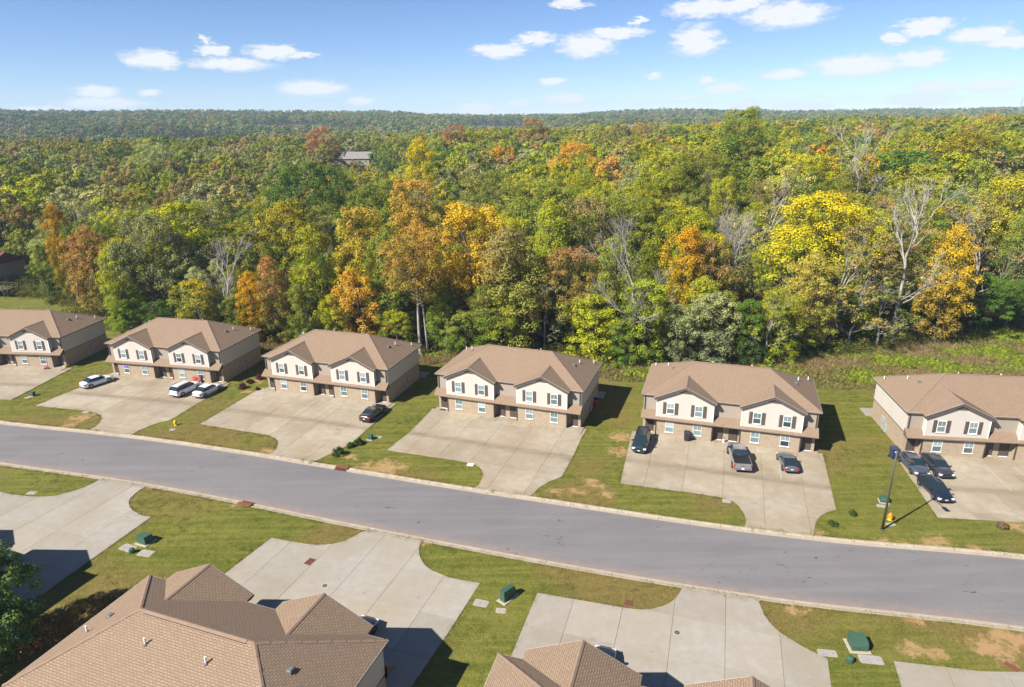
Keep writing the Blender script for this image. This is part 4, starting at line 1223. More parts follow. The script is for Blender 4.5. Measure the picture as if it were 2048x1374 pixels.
def build_car(kind, paint, name, label, cat, at, heading, group=None, z=0.16, plate_front=False):
    """heading: unit direction of the front, world xy"""
    s = CAR[kind]
    L, W, H = s['L'], s['W'], s['H']
    root = empty(name, (at[0], at[1], z), math.atan2(heading[1], heading[0]))
    tag(root, label, cat, group or 'parked vehicles')
    P = M[paint]
    X = lambda t: (t - 0.5) * L
    # hull
    m = MB()
    rings = []
    for t, zb, zt, hw in s['hull']:
        w = hw * W / 2
        zm = zb + (zt - zb) * 0.55
        prof = [(-w * 0.86, zb), (-w * 0.985, zb + 0.10), (-w, zm), (-w * 0.955, zt - 0.10), (-w * 0.84, zt - 0.015), (-w * 0.45, zt + 0.022), (0, zt + 0.03)]
        prof = prof + [(-a, b) for a, b in reversed(prof[:-1])]
        base = len(m.v)
        m.v += [(X(t), a, b) for a, b in prof]
        rings.append((base, len(prof)))
    for (b0, n), (b1, _) in zip(rings, rings[1:]):
        for k in range(n - 1):
            m.f.append((b0 + k, b0 + k + 1, b1 + k + 1, b1 + k)); m.m.append(0); m.uv.append(None)
    for b, n in (rings[0], rings[-1]):
        m.f.append(tuple(b + k for k in (range(n) if b else reversed(range(n))))); m.m.append(0); m.uv.append(None)
    me = m.mesh('body', [P], smooth=True)
    body = new_obj('body', me, root)
    md = None
    # cabin
    c0, c1, c2, c3 = [X(t) for t in s['cab']]
    zb = s['belt']
    wb, wt = W / 2 * 0.90, W / 2 * 0.70
    zr = H
    m = MB()
    cols = [(c0, wb, zb, zb), (c1, wt, zr - 0.05, zr - 0.015), ((c1 + c2) / 2, wt * 1.02, zr - 0.03, zr), (c2, wt, zr - 0.06, zr - 0.02), (c3, wb, zb, zb)]
    xb = [c0, c1 + (c0 - c1) * 0.35, (c1 + c2) / 2, c2 + (c3 - c2) * 0.35, c3]
    for k in range(4):
        a, b = cols[k], cols[k + 1]
        for sg in (-1, 1):
            q = [(xb[k], sg * wb, zb - 0.06), (xb[k + 1], sg * wb, zb - 0.06), (b[0], sg * b[1], b[2]), (a[0], sg * a[1], a[2])]
            m.face(q if sg < 0 else q[::-1], 1)
            q = [(a[0], sg * a[1], a[2]), (b[0], sg * b[1], b[2]), (b[0], 0, b[3]), (a[0], 0, a[3])]
            m.face(q if sg < 0 else q[::-1], 1 if k in (0, 3) else 0)
    m.build('cabin', [P, M['car_glass']], root)

    def glass(nm, quad, inset=0.09, off=0.014, insv=0.10):
        A, B, C, D = [Vector(p) for p in quad]
        cu = lambda u, v: (A.lerp(B, u)).lerp(D.lerp(C, u), v)
        pts = [cu(inset, insv), cu(1 - inset, insv), cu(1 - inset, 1 - insv * 0.6), cu(inset, 1 - insv * 0.6)]
        n = (pts[1] - pts[0]).cross(pts[3] - pts[0]).normalized()
        if n.dot(pts[0] - Vector((0, 0, 0.6))) < 0:
            n = -n
        q = [p + n * off for p in pts]
        mm = MB()
        mm.face(q if (q[1] - q[0]).cross(q[3] - q[0]).dot(n) > 0 else q[::-1])
        for k in range(4):
            mm.face([pts[k] - n * 0.02, pts[(k + 1) % 4] - n * 0.02, q[(k + 1) % 4], q[k]])
        return mm.build(nm, M['car_glass'], root)
    glass('windscreen', [(c3, -wb, zb), (c3, wb, zb), (c2, wt, zr - 0.05), (c2, -wt, zr - 0.05)], 0.07)
    glass('rear_window', [(c0, wb, zb), (c0, -wb, zb), (c1, -wt, zr - 0.05), (c1, wt, zr - 0.05)], 0.09)
    for sg in (-1, 1):
        mid = (c1 + c2) / 2
        glass('side_window', [(xb[3] + 0.12, sg * wb, zb - 0.02), (mid + 0.02, sg * wb, zb - 0.02), (mid + 0.02, sg * wt * 1.01, zr - 0.05), (c2, sg * wt, zr - 0.06)], 0.07, 0.012, 0.12)
        glass('side_window', [(mid - 0.02, sg * wb, zb - 0.02), (xb[1] - 0.10, sg * wb, zb - 0.02), (c1, sg * wt, zr - 0.06), (mid - 0.02, sg * wt * 1.01, zr - 0.05)], 0.07, 0.012, 0.12)
        # mirror, lamps
        mx = c3 - 0.28
        a, b = sorted((sg * wb * 0.99, sg * (wb + 0.26)))
        MB().bevel_box(mx - 0.09, mx + 0.09, a, b, zb - 0.02, zb + 0.15, 0.03).build('mirror', P if paint != 'car_silver' else M['car_trim'], root)
        hl = s['hull']
        fz = hl[-3][2] - 0.16
        MB().bevel_box(L / 2 - 0.24, L / 2 - 0.015, *sorted((sg * W * 0.27, sg * W * 0.445)), fz - 0.16, fz + 0.0, 0.03).build('headlight', M['lamp_clear'], root)
        if kind == 'pickup':
            MB().box(-L / 2 - 0.012, -L / 2 + 0.12, *sorted((sg * W * 0.43, sg * W * 0.497)), 0.78, 1.16).build('tail_light', M['lamp_red'], root)
        else:
            tz = hl[1][2] - 0.10
            MB().bevel_box(-L / 2 - 0.01, -L / 2 + 0.2, *sorted((sg * W * 0.20, sg * W * 0.452)), tz - 0.17, tz, 0.03).build('tail_light', M['lamp_red'], root)
        for t in s['wx']:
            r = s['r']
            yc = sg * (W / 2 - 0.09)
            # tyre as a ring about the y axis
            m = MB()
            prof = [(r * 0.62, 0.115), (r * 0.93, 0.12), (r, 0.07), (r, -0.10), (r * 0.62, -0.12)]
            n = 16
            rr = []
            for pr, py in prof:
                base = len(m.v)
                for k in range(n):
                    an = 2 * PI * k / n
                    m.v.append((X(t) + pr * math.cos(an), yc + sg * py, r + pr * math.sin(an)))
                rr.append(base)
            for b0, b1 in zip(rr, rr[1:]):
                for k in range(n):
                    k2 = (k + 1) % n
                    m.f.append((b0 + k, b0 + k2, b1 + k2, b1 + k)); m.m.append(0); m.uv.append(None)
            wheel = m.build('wheel', M['tyre'], root)
            m = MB()
            yf = yc + sg * 0.105
            for k in range(5):
                an = 2 * PI * k / 5
                ax, az_ = math.cos(an), math.sin(an)
                px, pz = -az_, ax
                m.face([(X(t) + ax * r * 0.63 + px * 0.06, yf, r + az_ * r * 0.63 + pz * 0.06), (X(t) + ax * r * 0.63 - px * 0.06, yf, r + az_ * r * 0.63 - pz * 0.06),
                        (X(t) - px * 0.045, yf + sg * 0.012, r - pz * 0.045), (X(t) + px * 0.045, yf + sg * 0.012, r + pz * 0.045)])
            ringo = [(X(t) + r * 0.66 * math.cos(2 * PI * k / n), yf - sg * 0.02, r + r * 0.66 * math.sin(2 * PI * k / n)) for k in range(n)]
            ringi = [(X(t) + r * 0.54 * math.cos(2 * PI * k / n), yf, r + r * 0.54 * math.sin(2 * PI * k / n)) for k in range(n)]
            for k in range(n):
                k2 = (k + 1) % n
                m.face([ringo[k], ringo[k2], ringi[k2], ringi[k]])
            m.build('rim', M['rim'], wheel)
            m = MB()
            m.face([(X(t) + r * 0.6 * math.cos(2 * PI * k / n), yf - sg * 0.05, r + r * 0.6 * math.sin(2 * PI * k / n)) for k in range(n)])
            m.build('brake_disc', M['car_trim'], wheel)
            # dark arch lip
            m = MB()
            ya = sg * (W / 2 + 0.004)
            for k in range(10):
                a0, a1 = PI * k / 10, PI * (k + 1) / 10
                m.face([(X(t) + (r + 0.02) * math.cos(a0), ya, r + (r + 0.02) * math.sin(a0)), (X(t) + (r + 0.075) * math.cos(a0), ya, r + (r + 0.075) * math.sin(a0)),
                        (X(t) + (r + 0.075) * math.cos(a1), ya, r + (r + 0.075) * math.sin(a1)), (X(t) + (r + 0.02) * math.cos(a1), ya, r + (r + 0.02) * math.sin(a1))])
            m.build('wheel_arch', M['car_trim'], root)
    # grille, bumpers, plates
    fz = s['hull'][-3][2]
    MB().bevel_box(L / 2 - 0.20, L / 2 + 0.005, -W * 0.24, W * 0.24, fz - 0.34, fz - 0.13, 0.03).build('grille', M['car_trim'], root)
    MB().bevel_box(L / 2 - 0.26, L / 2 + 0.012, -W * 0.36, W * 0.36, 0.26, 0.42, 0.04).build('front_bumper', M['car_trim'], root)
    if kind == 'pickup':
        bx0, bx1 = -L / 2, X(0.365)
        w = W / 2 * 0.985
        m = MB()
        m.box(bx0 + 0.02, bx1, -w, w, 0.50, 0.80)
        for sg in (-1, 1):
            m.box(bx0 + 0.06, bx1, *sorted((sg * w, sg * (w - 0.13))), 0.80, 1.27)
        m.box(bx0, bx0 + 0.06, -w, w, 0.62, 1.27)
        m.build('bed', P, root)
        MB().box(bx0 + 0.06, bx1 - 0.02, -w + 0.13, w - 0.13, 0.80, 0.815).build('bed_liner', M['car_trim'], root)
        MB().bevel_box(bx0 + 0.02, bx1 - 0.01, -w + 0.05, w - 0.05, 1.25, 1.31, 0.03).build('bed_cover', M['car_trim'], root)
        MB().bevel_box(bx0 - 0.14, bx0 + 0.06, -w, w, 0.50, 0.66, 0.03).build('rear_bumper', M['rim'], root)
        MB().box(bx0 - 0.012, bx0, -0.22, 0.22, 0.92, 0.98).build('tailgate_handle', M['car_trim'], root)
        MB().box(c1 - 0.06, c1 - 0.02, -0.2, 0.2, zr - 0.07, zr - 0.02).build('brake_light', M['lamp_red'], root)
    else:
        MB().bevel_box(-L / 2 - 0.01, -L / 2 + 0.22, -W * 0.38, W * 0.38, 0.28, 0.44, 0.04).build('rear_bumper', M['car_trim'], root)
    MB().box(-L / 2 - 0.025 - (0.125 if kind == 'pickup' else 0), -L / 2, -0.16, 0.16, 0.56, 0.70).build('number_plate', M['plate'], root)
    if plate_front:
        MB().box(L / 2 + 0.006, L / 2 + 0.03, -0.16, 0.16, 0.44, 0.56).build('number_plate', M['plate'], root)
    if kind == 'suv':
        for sg in (-1, 1):
            MB().box(c1 + 0.15, c2 - 0.1, *sorted((sg * wt * 0.86, sg * wt * 0.93)), zr, zr + 0.05).build('roof_rail', M['car_trim'], root)
    return root


def ey(k, sgn=1, tilt=0.0):
    t = HOUSES[k][2] + tilt
    return (-math.sin(t) * sgn, math.cos(t) * sgn)


build_car('sedan', 'car_white', 'sedan_car', 'white sedan parked alone beside the grass, left of the white wagon', 'car', AT['c_sedA'], ey('h1', 1, -0.30))
build_car('suv', 'car_white', 'sport_utility_car', 'tall white wagon-bodied car with dark rear glass next to a white sedan', 'car', AT['c_suv'], ey('h1', 1, -0.12))
build_car('sedan', 'car_white', 'sedan_car', 'white sedan parked tight beside the tall white wagon', 'car', AT['c_sedB'], ey('h1', 1, -0.12))
build_car('coupe', 'car_black', 'coupe_car', 'black muscle coupe with red tail lights, alone on its pad', 'car', AT['c_blk'], ey('h2', 1, -0.02))
build_car('suv', 'car_teal', 'sport_utility_car', 'black crossover with roof rails facing the street', 'car', AT['c_teal'], ey('h4', -1, 0.0), plate_front=True)
build_car('pickup', 'car_silver', 'pickup_truck', 'grey crew-cab pickup truck with a dark bed cover', 'pickup', AT['c_pick'], ey('h4', 1, 0.16))
build_car('sports', 'car_grey', 'sports_car', 'small grey fastback sports car right of the pickup', 'car', AT['c_cpe'], ey('h4', 1, 0.16))
build_car('sedan', 'car_slate', 'sedan_car', 'blue-grey sedan against the house corner, beside the grass', 'car', AT['c_5a'], ey('h5', -1, 0.05))
build_car('sedan', 'car_graphite', 'sedan_car', 'dark graphite sedan on the inner side of the blue-grey one', 'car', AT['c_5b'], ey('h5', -1, 0.05))
build_car('sedan', 'car_navy', 'sedan_car', 'near-black sedan parked nearest the street, in front of two others', 'car', AT['c_5c'], ey('h5', -1, 0.08), plate_front=True)
build_car('sedan', 'car_navy', 'sedan_car', 'dark car mostly hidden behind the bottom centre gable roof', 'car', to_world(HOUSES['fb'], (4.7, -5.6)), ey('fb', -1, 0.0))
build_car('sedan', 'car_navy', 'sedan_car', 'dark car peeping out beside the nearest house gable', 'car', to_world(HOUSES['fa'], (-5.2, -4.15)), ey('fa', -1, 0.0))

# ================================================================== street furniture


def lamp_post():
    x, y = AT['pole']
    r = empty('street_lamp', (x, y, 0.1))
    tag(r, 'tall dark bronze street lamp pole leaning over the lawn by the hydrant', 'street lamp')
    MB().tube([(0, 0, 0), (0, 0, 4.5), (0, 0, 8.9)], [0.115, 0.095, 0.07], 10).build('pole', M['bronze'], r, True)
    MB().lathe([(0.24, 0.0), (0.24, 0.05), (0.14, 0.12)], 12).build('base_plate', M['bronze'], r)
    MB().tube([(0, 0, 8.75), (0, -0.7, 8.95), (0, -1.7, 9.0)], [0.05, 0.045, 0.04], 6).build('arm', M['bronze'], r)
    h = MB().bevel_box(-0.2, 0.2, -2.5, -1.65, 8.93, 9.1, 0.06).build('lamp_head', M['bronze'], r)
    MB().box(-0.15, 0.15, -2.4, -1.75, 8.905, 8.928).build('lens', M['lamp_lens'], h)
    MB().box(-0.1, 0.1, -0.14, 0.0, 2.1, 2.4).build('hand_box', M['bronze'], r)


lamp_post()


def hydrant(at, cap, label):
    r = empty('fire_hydrant', (at[0], at[1], 0.1))
    tag(r, label, 'fire hydrant', 'fire hydrants')
    b = M['hyd_yellow']
    MB().lathe([(0.24, 0.0), (0.24, 0.06), (0.15, 0.08), (0.15, 0.52), (0.2, 0.53), (0.2, 0.58)], 12).build('barrel', b, r, False)
    c = MB().lathe([(0.19, 0.58), (0.17, 0.68), (0.10, 0.76), (0.05, 0.78), (0.045, 0.86)], 12).build('bonnet', M[cap], r)
    for d, rad, ln in (((0, -1), 0.12, 0.30), ((1, 0), 0.085, 0.27), ((-1, 0), 0.085, 0.27)):
        MB().tube([(d[0] * 0.1, d[1] * 0.1, 0.40), (d[0] * ln, d[1] * ln, 0.40)], [rad, rad], 10).build('nozzle', M[cap], r)


hydrant(AT['hydA'], 'hyd_yellow', 'all-yellow fire hydrant on the verge below the white sedan pad')
hydrant(AT['hydB'], 'hyd_orange', 'yellow fire hydrant with orange bonnet beside the lamp pole')


def utility_box(at, rz, w, d, h, label, name='transformer_box', padm=0.22):
    r = empty(name, (at[0], at[1], 0.1), rz)
    tag(r, label, 'utility box', 'green utility boxes')
    MB().bevel_box(-w / 2 - padm, w / 2 + padm, -d / 2 - padm, d / 2 + padm, -0.05, 0.10, 0.03).build('plinth', M['lid_edge'], r)
    m = MB()
    m.box(-w / 2, w / 2, -d / 2, d / 2, 0.08, h * 0.55)
    # upper body steps back, lid slopes to the front
    lo = [(-w / 2, -d / 2, h * 0.55), (w / 2, -d / 2, h * 0.55), (w / 2, d / 2, h * 0.55), (-w / 2, d / 2, h * 0.55)]
    hi = [(-w / 2 + 0.02, -d / 2 + 0.12 * d, h * 0.93), (w / 2 - 0.02, -d / 2 + 0.12 * d, h * 0.93), (w / 2 - 0.02, d / 2, h), (-w / 2 + 0.02, d / 2, h)]
    for k in range(4):
        m.face([lo[k], lo[(k + 1) % 4], hi[(k + 1) % 4], hi[k]])
    m.face(hi)
    m.build('cabinet', M['green_metal'], r)
    MB().box(-0.012, 0.012, -d / 2 - 0.02, -d / 2 - 0.001, 0.12, h * 0.52).build('door_seam', M['iron'], r)
    MB().box(w * 0.06, w * 0.12, -d / 2 - 0.05, -d / 2 - 0.001, h * 0.28, h * 0.36).build('lock', M['steel'], r)


utility_box(AT['tr1'], 2.75, 1.15, 1.0, 0.95, 'green transformer box with two lids beside it, by the shaded drive')
utility_box(AT['tr2'], 2.4, 0.55, 1.5, 1.15, 'tall narrow green cabinet between the two near parking pads')
utility_box(AT['tr3'], -0.1, 1.2, 1.1, 0.95, 'green transformer box on the verge at the lower right')
utility_box(AT['bx2'], -0.3, 0.62, 0.55, 0.75, 'grey-green box beside the row of three bushes', padm=0.12)
utility_box(AT['bx1'], -0.2, 0.6, 0.55, 0.7, 'small green box on the far left verge', padm=0.12)
utility_box(AT['bx3'], -0.3, 0.85, 0.75, 0.62, 'dull green box behind the lamp pole', padm=0.1)


def pedestal(at, label):
    r = empty('cable_pedestal', (at[0], at[1], 0.1))
    tag(r, label, 'utility box', 'green utility boxes')
    MB().lathe([(0.27, 0), (0.28, 0.36), (0.25, 0.46), (0.12, 0.52)], 8).build('housing', M['green_metal'], r)
    MB().lathe([(0.31, 0.0), (0.31, 0.05)], 10).build('collar', M['iron'], r)


pedestal(AT['ped1'], 'small round green pedestal between two buried lids, lower left')
pedestal(AT['ped3'], 'small round green pedestal below the lower right transformer')


def lid(at, rz, w, d, label, mat='lid_grey', h=0.045, name='vault_lid'):
    r = empty(name, (at[0], at[1], 0.1), rz)
    tag(r, label, 'ground lid', 'buried box lids')
    c = 0.16 * min(w, d)
    oct_ = lambda e: [(-w / 2 - e + c, -d / 2 - e), (w / 2 + e - c, -d / 2 - e), (w / 2 + e, -d / 2 - e + c), (w / 2 + e, d / 2 + e - c), (w / 2 + e - c, d / 2 + e), (-w / 2 - e + c, d / 2 + e), (-w / 2 - e, d / 2 + e - c), (-w / 2 - e, -d / 2 - e + c)]
    MB().prism(oct_(0.07), -0.05, h).build('rim', M['lid_edge'], r)
    for s in (-1, 1):
        p = clip_half(oct_(0), -s, 0, -0.01)
        MB().prism(p, 0, h + 0.014).build('cover', M[mat], r)
    MB().box(w * 0.3, w * 0.3 + 0.08, -0.03, 0.03, h + 0.014, h + 0.022).build('lifting_eye', M['iron'], r)


lid(AT['lid1'], 2.75, 1.5, 0.85, 'pale ground lid on the drive side of the lower left pedestal')
lid(AT['lid2'], 2.9, 1.35, 0.85, 'dark ground lid on the lawn side of the lower left pedestal')
lid(AT['lid3'], -0.3, 1.15, 0.7, 'split grey ground lid touching the pad by the tall green cabinet')
lid(AT['lid4'], -0.1, 0.75, 0.5, 'small pale concrete block below the tall green cabinet', 'kerb')
lid(AT['lid5'], -0.15, 1.3, 0.6, 'split grey ground lid at the pad edge, left of the lower right transformer')
lid(AT['lid6'], -0.15, 1.6, 0.75, 'large pale ground lid right of the lower right pedestal')
lid(AT['lid7'], -0.2, 0.8, 0.4, 'small lid beside the far left green box')
lid(AT['lidh'], -0.2, 0.7, 0.4, 'pale meter lid in front of the all-yellow hydrant')
lid(AT['lid8'], -0.2, 0.8, 0.45, 'grey lid beside the box above the three bushes')
lid(AT['lid9'], -0.2, 0.75, 0.6, 'white meter lid on the grass tip beside the empty pad drive', 'white_trim', 0.09)
lid(AT['lid10'], -0.25, 0.75, 0.6, 'pale meter lid on the grass tip beside the pickup pad drive')
lid(AT['lid11'], -0.2, 0.9, 0.5, 'grey lid on the grass tip beside the white cars drive')
lid(AT['lid12'], -0.3, 0.8, 0.4, 'pale lid in front of the dull green box')
lid(AT['lid13'], 0.2, 0.8, 0.4, 'pale blue-grey lid in the lamp pole shadow')
lid(AT['lid14'], -0.1, 0.95, 0.5, 'grey lid on the grass beside the lower left drive')


def grate(at, rz, w, d, label, z=0.152):
    r = empty('drain_grate', (at[0], at[1], z), rz)
    tag(r, label, 'drain grate', 'rusty drain grates')
    m = MB()
    m.box(-w / 2, w / 2, -d / 2, -d / 2 + 0.06, -0.05, 0.03); m.box(-w / 2, w / 2, d / 2 - 0.06, d / 2, -0.05, 0.03)
    m.box(-w / 2, -w / 2 + 0.06, -d / 2 + 0.06, d / 2 - 0.06, -0.05, 0.03); m.box(w / 2 - 0.06, w / 2, -d / 2 + 0.06, d / 2 - 0.06, -0.05, 0.03)
    m.build('frame', M['rust'], r)
    n = max(4, int(w / 0.12))
    for i in range(n):
        x = -w / 2 + 0.06 + (w - 0.12) * (i + 0.5) / n
        MB().box(x - 0.03, x + 0.03, -d / 2 + 0.06, d / 2 - 0.06, -0.03, 0.022).build('bar', M['rust'], r)
    MB().box(-w / 2 + 0.05, w / 2 - 0.05, -d / 2 + 0.05, d / 2 - 0.05, -0.05, 0.004).build('sump', M['iron'], r)


grate(AT['gr1'], -0.42, 0.72, 0.95, 'rusty rectangular drain grate in the nearest parking pad')
grate(AT['gr2'], -0.3, 0.72, 0.72, 'square rusty drain grate in the grass tip at bottom centre', 0.12)
grate(AT['gr3'], 0.5, 0.55, 0.95, 'rusty drain grate in the grass at the bottom right corner', 0.12)


def round_cover(at, label):
    r = empty('cleanout_cover', (at[0], at[1], 0.15))
    tag(r, label, 'drain cover', 'round cleanout covers')
    MB().lathe([(0.20, -0.02), (0.20, 0.012), (0.17, 0.02)], 14).build('ring', M['iron'], r)
    MB().lathe([(0.155, -0.02), (0.155, 0.014), (0.05, 0.024)], 14).build('cap', M['vent_grey'], r)


round_cover(AT['dr1'], 'small round cleanout cover in the nearest parking pad')
round_cover(AT['dr2'], 'small round cleanout cover in the bottom centre parking pad')


def inlet(at, fn, sg, label):
    x = at[0]
    sl = float(fn(x + 0.5) - fn(x - 0.5))
    r = empty('storm_inlet', (x, float(fn(x)) + sg * 0.42, 0.05), math.atan(sl) + (0 if sg > 0 else PI))
    tag(r, label, 'storm drain', 'kerbside storm inlets')
    MB().bevel_box(-0.85, 0.85, -0.1, 0.42, 0.0, 0.21, 0.03).build('hood', M['rust'], r)
    MB().box(-0.72, 0.72, -0.115, -0.1, 0.03, 0.14).build('throat', M['iron'], r)
    m = MB()
    for i in range(12):
        a = -0.8 + i * 1.6 / 12
        m.box(a, a + 0.07, -0.52, -0.12, 0.0, 0.03)
    m.box(-0.84, 0.84, -0.56, -0.52, 0.0, 0.03)
    m.build('gutter_grate', M['rust'], r)


inlet(AT['inletA'], kerb_far, 1, 'rusty storm drain inlet in the far kerb')
inlet(AT['inletB'], kerb_near, -1, 'rusty storm drain inlet in the near kerb')


def wheelie_bin(at, rz, mat, label, z=0.16, s=1.0, tagm=None):
    r = empty('wheeled_bin', (at[0], at[1], z), rz)
    r.scale = (s, s, s)
    tag(r, label, 'trash bin', 'trash bins')
    lo, hi = 0.24, 0.31
    m = MB()
    a = [(-lo, -lo - 0.02, 0.06), (lo, -lo - 0.02, 0.06), (lo, lo, 0.06), (-lo, lo, 0.06)]
    b = [(-hi, -hi - 0.05, 0.98), (hi, -hi - 0.05, 0.98), (hi, hi, 0.98), (-hi, hi, 0.98)]
    for k in range(4):
        m.face([a[k], a[(k + 1) % 4], b[(k + 1) % 4], b[k]])
    m.face(b)
    m.build('body', M[mat], r)
    MB().bevel_box(-hi - 0.03, hi + 0.03, -hi - 0.09, hi + 0.05, 0.98, 1.09, 0.05).build('lid', M[mat], r)
    MB().tube([(-0.25, hi + 0.09, 0.98), (0.25, hi + 0.09, 0.98)], [0.02, 0.02], 6).build('handle', M[mat], r)
    for sg in (-1, 1):
        MB().tube([(sg * 0.26, lo + 0.02, 0.11), (sg * 0.31, lo + 0.02, 0.11)], [0.11, 0.11], 10).build('wheel', M['tyre'], r)
    if tagm:
        MB().box(-0.13, 0.13, -hi - 0.062, -hi - 0.045, 0.72, 0.86).build('sticker', M['white_trim'], r)


wheelie_bin(AT['binH4'], HOUSES['h4'][2], 'bin_black', 'dark wheeled bin against the brick wall left of the pickup', 0.235, 1.15)
wheelie_bin(AT['binH5'], HOUSES['h5'][2] + 0.1, 'bin_blue', 'dark blue wheeled bin at the house corner behind the lamp pole', 0.13, 1.35, True)
r = empty('trash_can', (AT['canH3'][0], AT['canH3'][1], 0.1))
tag(r, 'round red trash can in the shade of the end wall', 'trash bin', 'trash bins')
MB().lathe([(0.42, 0.0), (0.47, 0.2), (0.50, 1.1)], 16).build('barrel', M['can_red'], r, True)
MB().lathe([(0.53, 1.1), (0.53, 1.16), (0.40, 1.26), (0.10, 1.28)], 16).build('lid', M['bin_black'], r)
for q in (-1, 1):
    MB().box(q * 0.5 - 0.03, q * 0.5 + 0.03, -0.1, 0.1, 0.8, 0.9).build('handle', M['can_red'], r)


def door_mat(k, x, mat, label):
    p = to_world(HOUSES[k], (x, -0.55))
    o = empty('door_mat', (p[0], p[1], 0.236), HOUSES[k][2])
    tag(o, label, 'door mat', 'door mats')
    MB().bevel_box(-0.42, 0.42, -0.24, 0.24, 0, 0.022, 0.008).build('pile', M[mat], o)
    MB().box(-0.44, 0.44, -0.26, 0.26, 0, 0.010).build('edging', M['mat_dark'], o)


door_mat('h3', 0.9, 'mat_tan', 'tan door mat at the inner door of the house with empty pad')
door_mat('h3', -9.68, 'mat_dark', 'dark door mat at the left end door of the house with empty pad')
door_mat('h4', -0.9, 'mat_tan', 'tan door mat behind the grey pickup')
door_mat('h1', 0.9, 'mat_tan', 'tan door mat at the house with the white cars')
door_mat('h1', -0.9, 'mat_dark', 'dark door mat at the house with the white cars')
door_mat('h5', -1.2, 'mat_tan', 'tan door mat at the rightmost house')
for x, lb in ((-1.75, 'white planter post left of the door behind the pickup'), (-0.15, 'white planter post right of the door behind the pickup')):
    p = to_world(HOUSES['h4'], (x, -0.5))
    o = empty('planter_urn', (p[0], p[1], 0.236))
    tag(o, lb, 'planter', 'white planters')
    MB().lathe([(0.14, 0), (0.10, 0.12), (0.17, 0.5), (0.2, 0.55)], 10).build('urn', M['white_trim'], o)
    MB().lathe([(0.17, 0.56), (0.15, 0.60)], 10).build('soil', M['wood_dark'], o)
# red cloth bundle by the white sedan, purple flag in a window, pink toy and wreath details
p = to_world(HOUSES['h1'], (6.3, -1.3))
o = empty('camp_chair', (p[0], p[1], 0.236), HOUSES['h1'][2])
tag(o, 'red folding chairs bundle in front of the brick wall by the white sedan', 'chair')
for q in (-1, 1):
    MB().bevel_box(q * 0.42 - 0.33, q * 0.42 + 0.33, -0.3, 0.28, 0.40, 0.5, 0.04).build('seat', M['red_cloth'], o)
    MB().bevel_box(q * 0.42 - 0.33, q * 0.42 + 0.33, 0.24, 0.36, 0.5, 1.0, 0.05).build('backrest', M['red_cloth'], o)
    for a in (-0.28, 0.28):
        for b in (-0.26, 0.26):
            MB().tube([(q * 0.42 + a, b, 0), (q * 0.42 + a * 0.8, b * 0.8, 0.42)], [0.02, 0.02], 5).build('leg', M['dark_trim'], o)
p = to_world(HOUSES['h1'], (-7.0, BY - 0.03))
o = MB().box(-0.36, 0.36, 0, 0.03, 1.72, 2.24).build('window_flag', M['purple'])
o.location = (p[0], p[1], 0); o.rotation_euler = (0, 0, HOUSES['h1'][2])
tag(o, 'purple flag hung over the upper half of a ground floor window', 'flag')
p = to_world(HOUSES['h0'], (8.0, -1.5))
o = empty('toy_car', (p[0], p[1], 0.236), 0.4)
tag(o, 'pink toy car on the walk of the leftmost house', 'toy')
MB().bevel_box(-0.4, 0.4, -0.2, 0.2, 0.08, 0.32, 0.06).build('body', M['pink'], o)
MB().bevel_box(-0.2, 0.15, -0.16, 0.16, 0.32, 0.5, 0.06).build('cabin', M['pink'], o)
for a in (-0.26, 0.26):
    for b in (-0.2, 0.2):
        MB().tube([(a, b - 0.03, 0.09), (a, b + 0.03, 0.09)], [0.09, 0.09], 8).build('wheel', M['tyre'], o)
# house numbers: small pale plates on the right bay of each far house
for k in ('h0', 'h1', 'h2', 'h3', 'h4'):
    MB().box(8.02, 8.45, BY + 0.035, BY + 0.058, 2.26, 2.42).build('number_plaque', M['gutter'], house_obj[k])

# far buildings seen through gaps in the woods


def far_block(name, at, rz, w, d, h, rise, wall, roofm, label, cat='building', n_win=4, z=None):
    z = float(terrain(at[0], at[1])) if z is None else z
    r = empty(name, (at[0], at[1], z - 0.3), rz)
    tag(r, label, cat)
    MB().box(-w / 2, w / 2, -d / 2, d / 2, 0, h, skip='tb').build('wall', M[wall], r)
    m = MB()
    a, o_ = w / 2 + 0.6, d / 2 + 0.6
    m.face([(-a, -o_, h), (a, -o_, h), (a, 0, h + rise), (-a, 0, h + rise)]); m.face([(a, o_, h), (-a, o_, h), (-a, 0, h + rise), (a, 0, h + rise)])
    m.face([(-a, -o_, h), (-a, 0, h + rise), (-a, o_, h)]); m.face([(a, o_, h), (a, 0, h + rise), (a, -o_, h)])
    m.build('roof', M[roofm], r)
    for i in range(n_win):
        x = -w / 2 + w * (i + 0.5) / n_win
        f = MB().box(x - 0.6, x + 0.6, -d / 2 - 0.05, -d / 2 - 0.004, h * 0.4, h * 0.8).build('window', M['white_trim'], r)
        MB().box(x - 0.5, x + 0.5, -d / 2 - 0.07, -d / 2 - 0.05, h * 0.43, h * 0.77).build('pane', M['glass'], f)
    return r


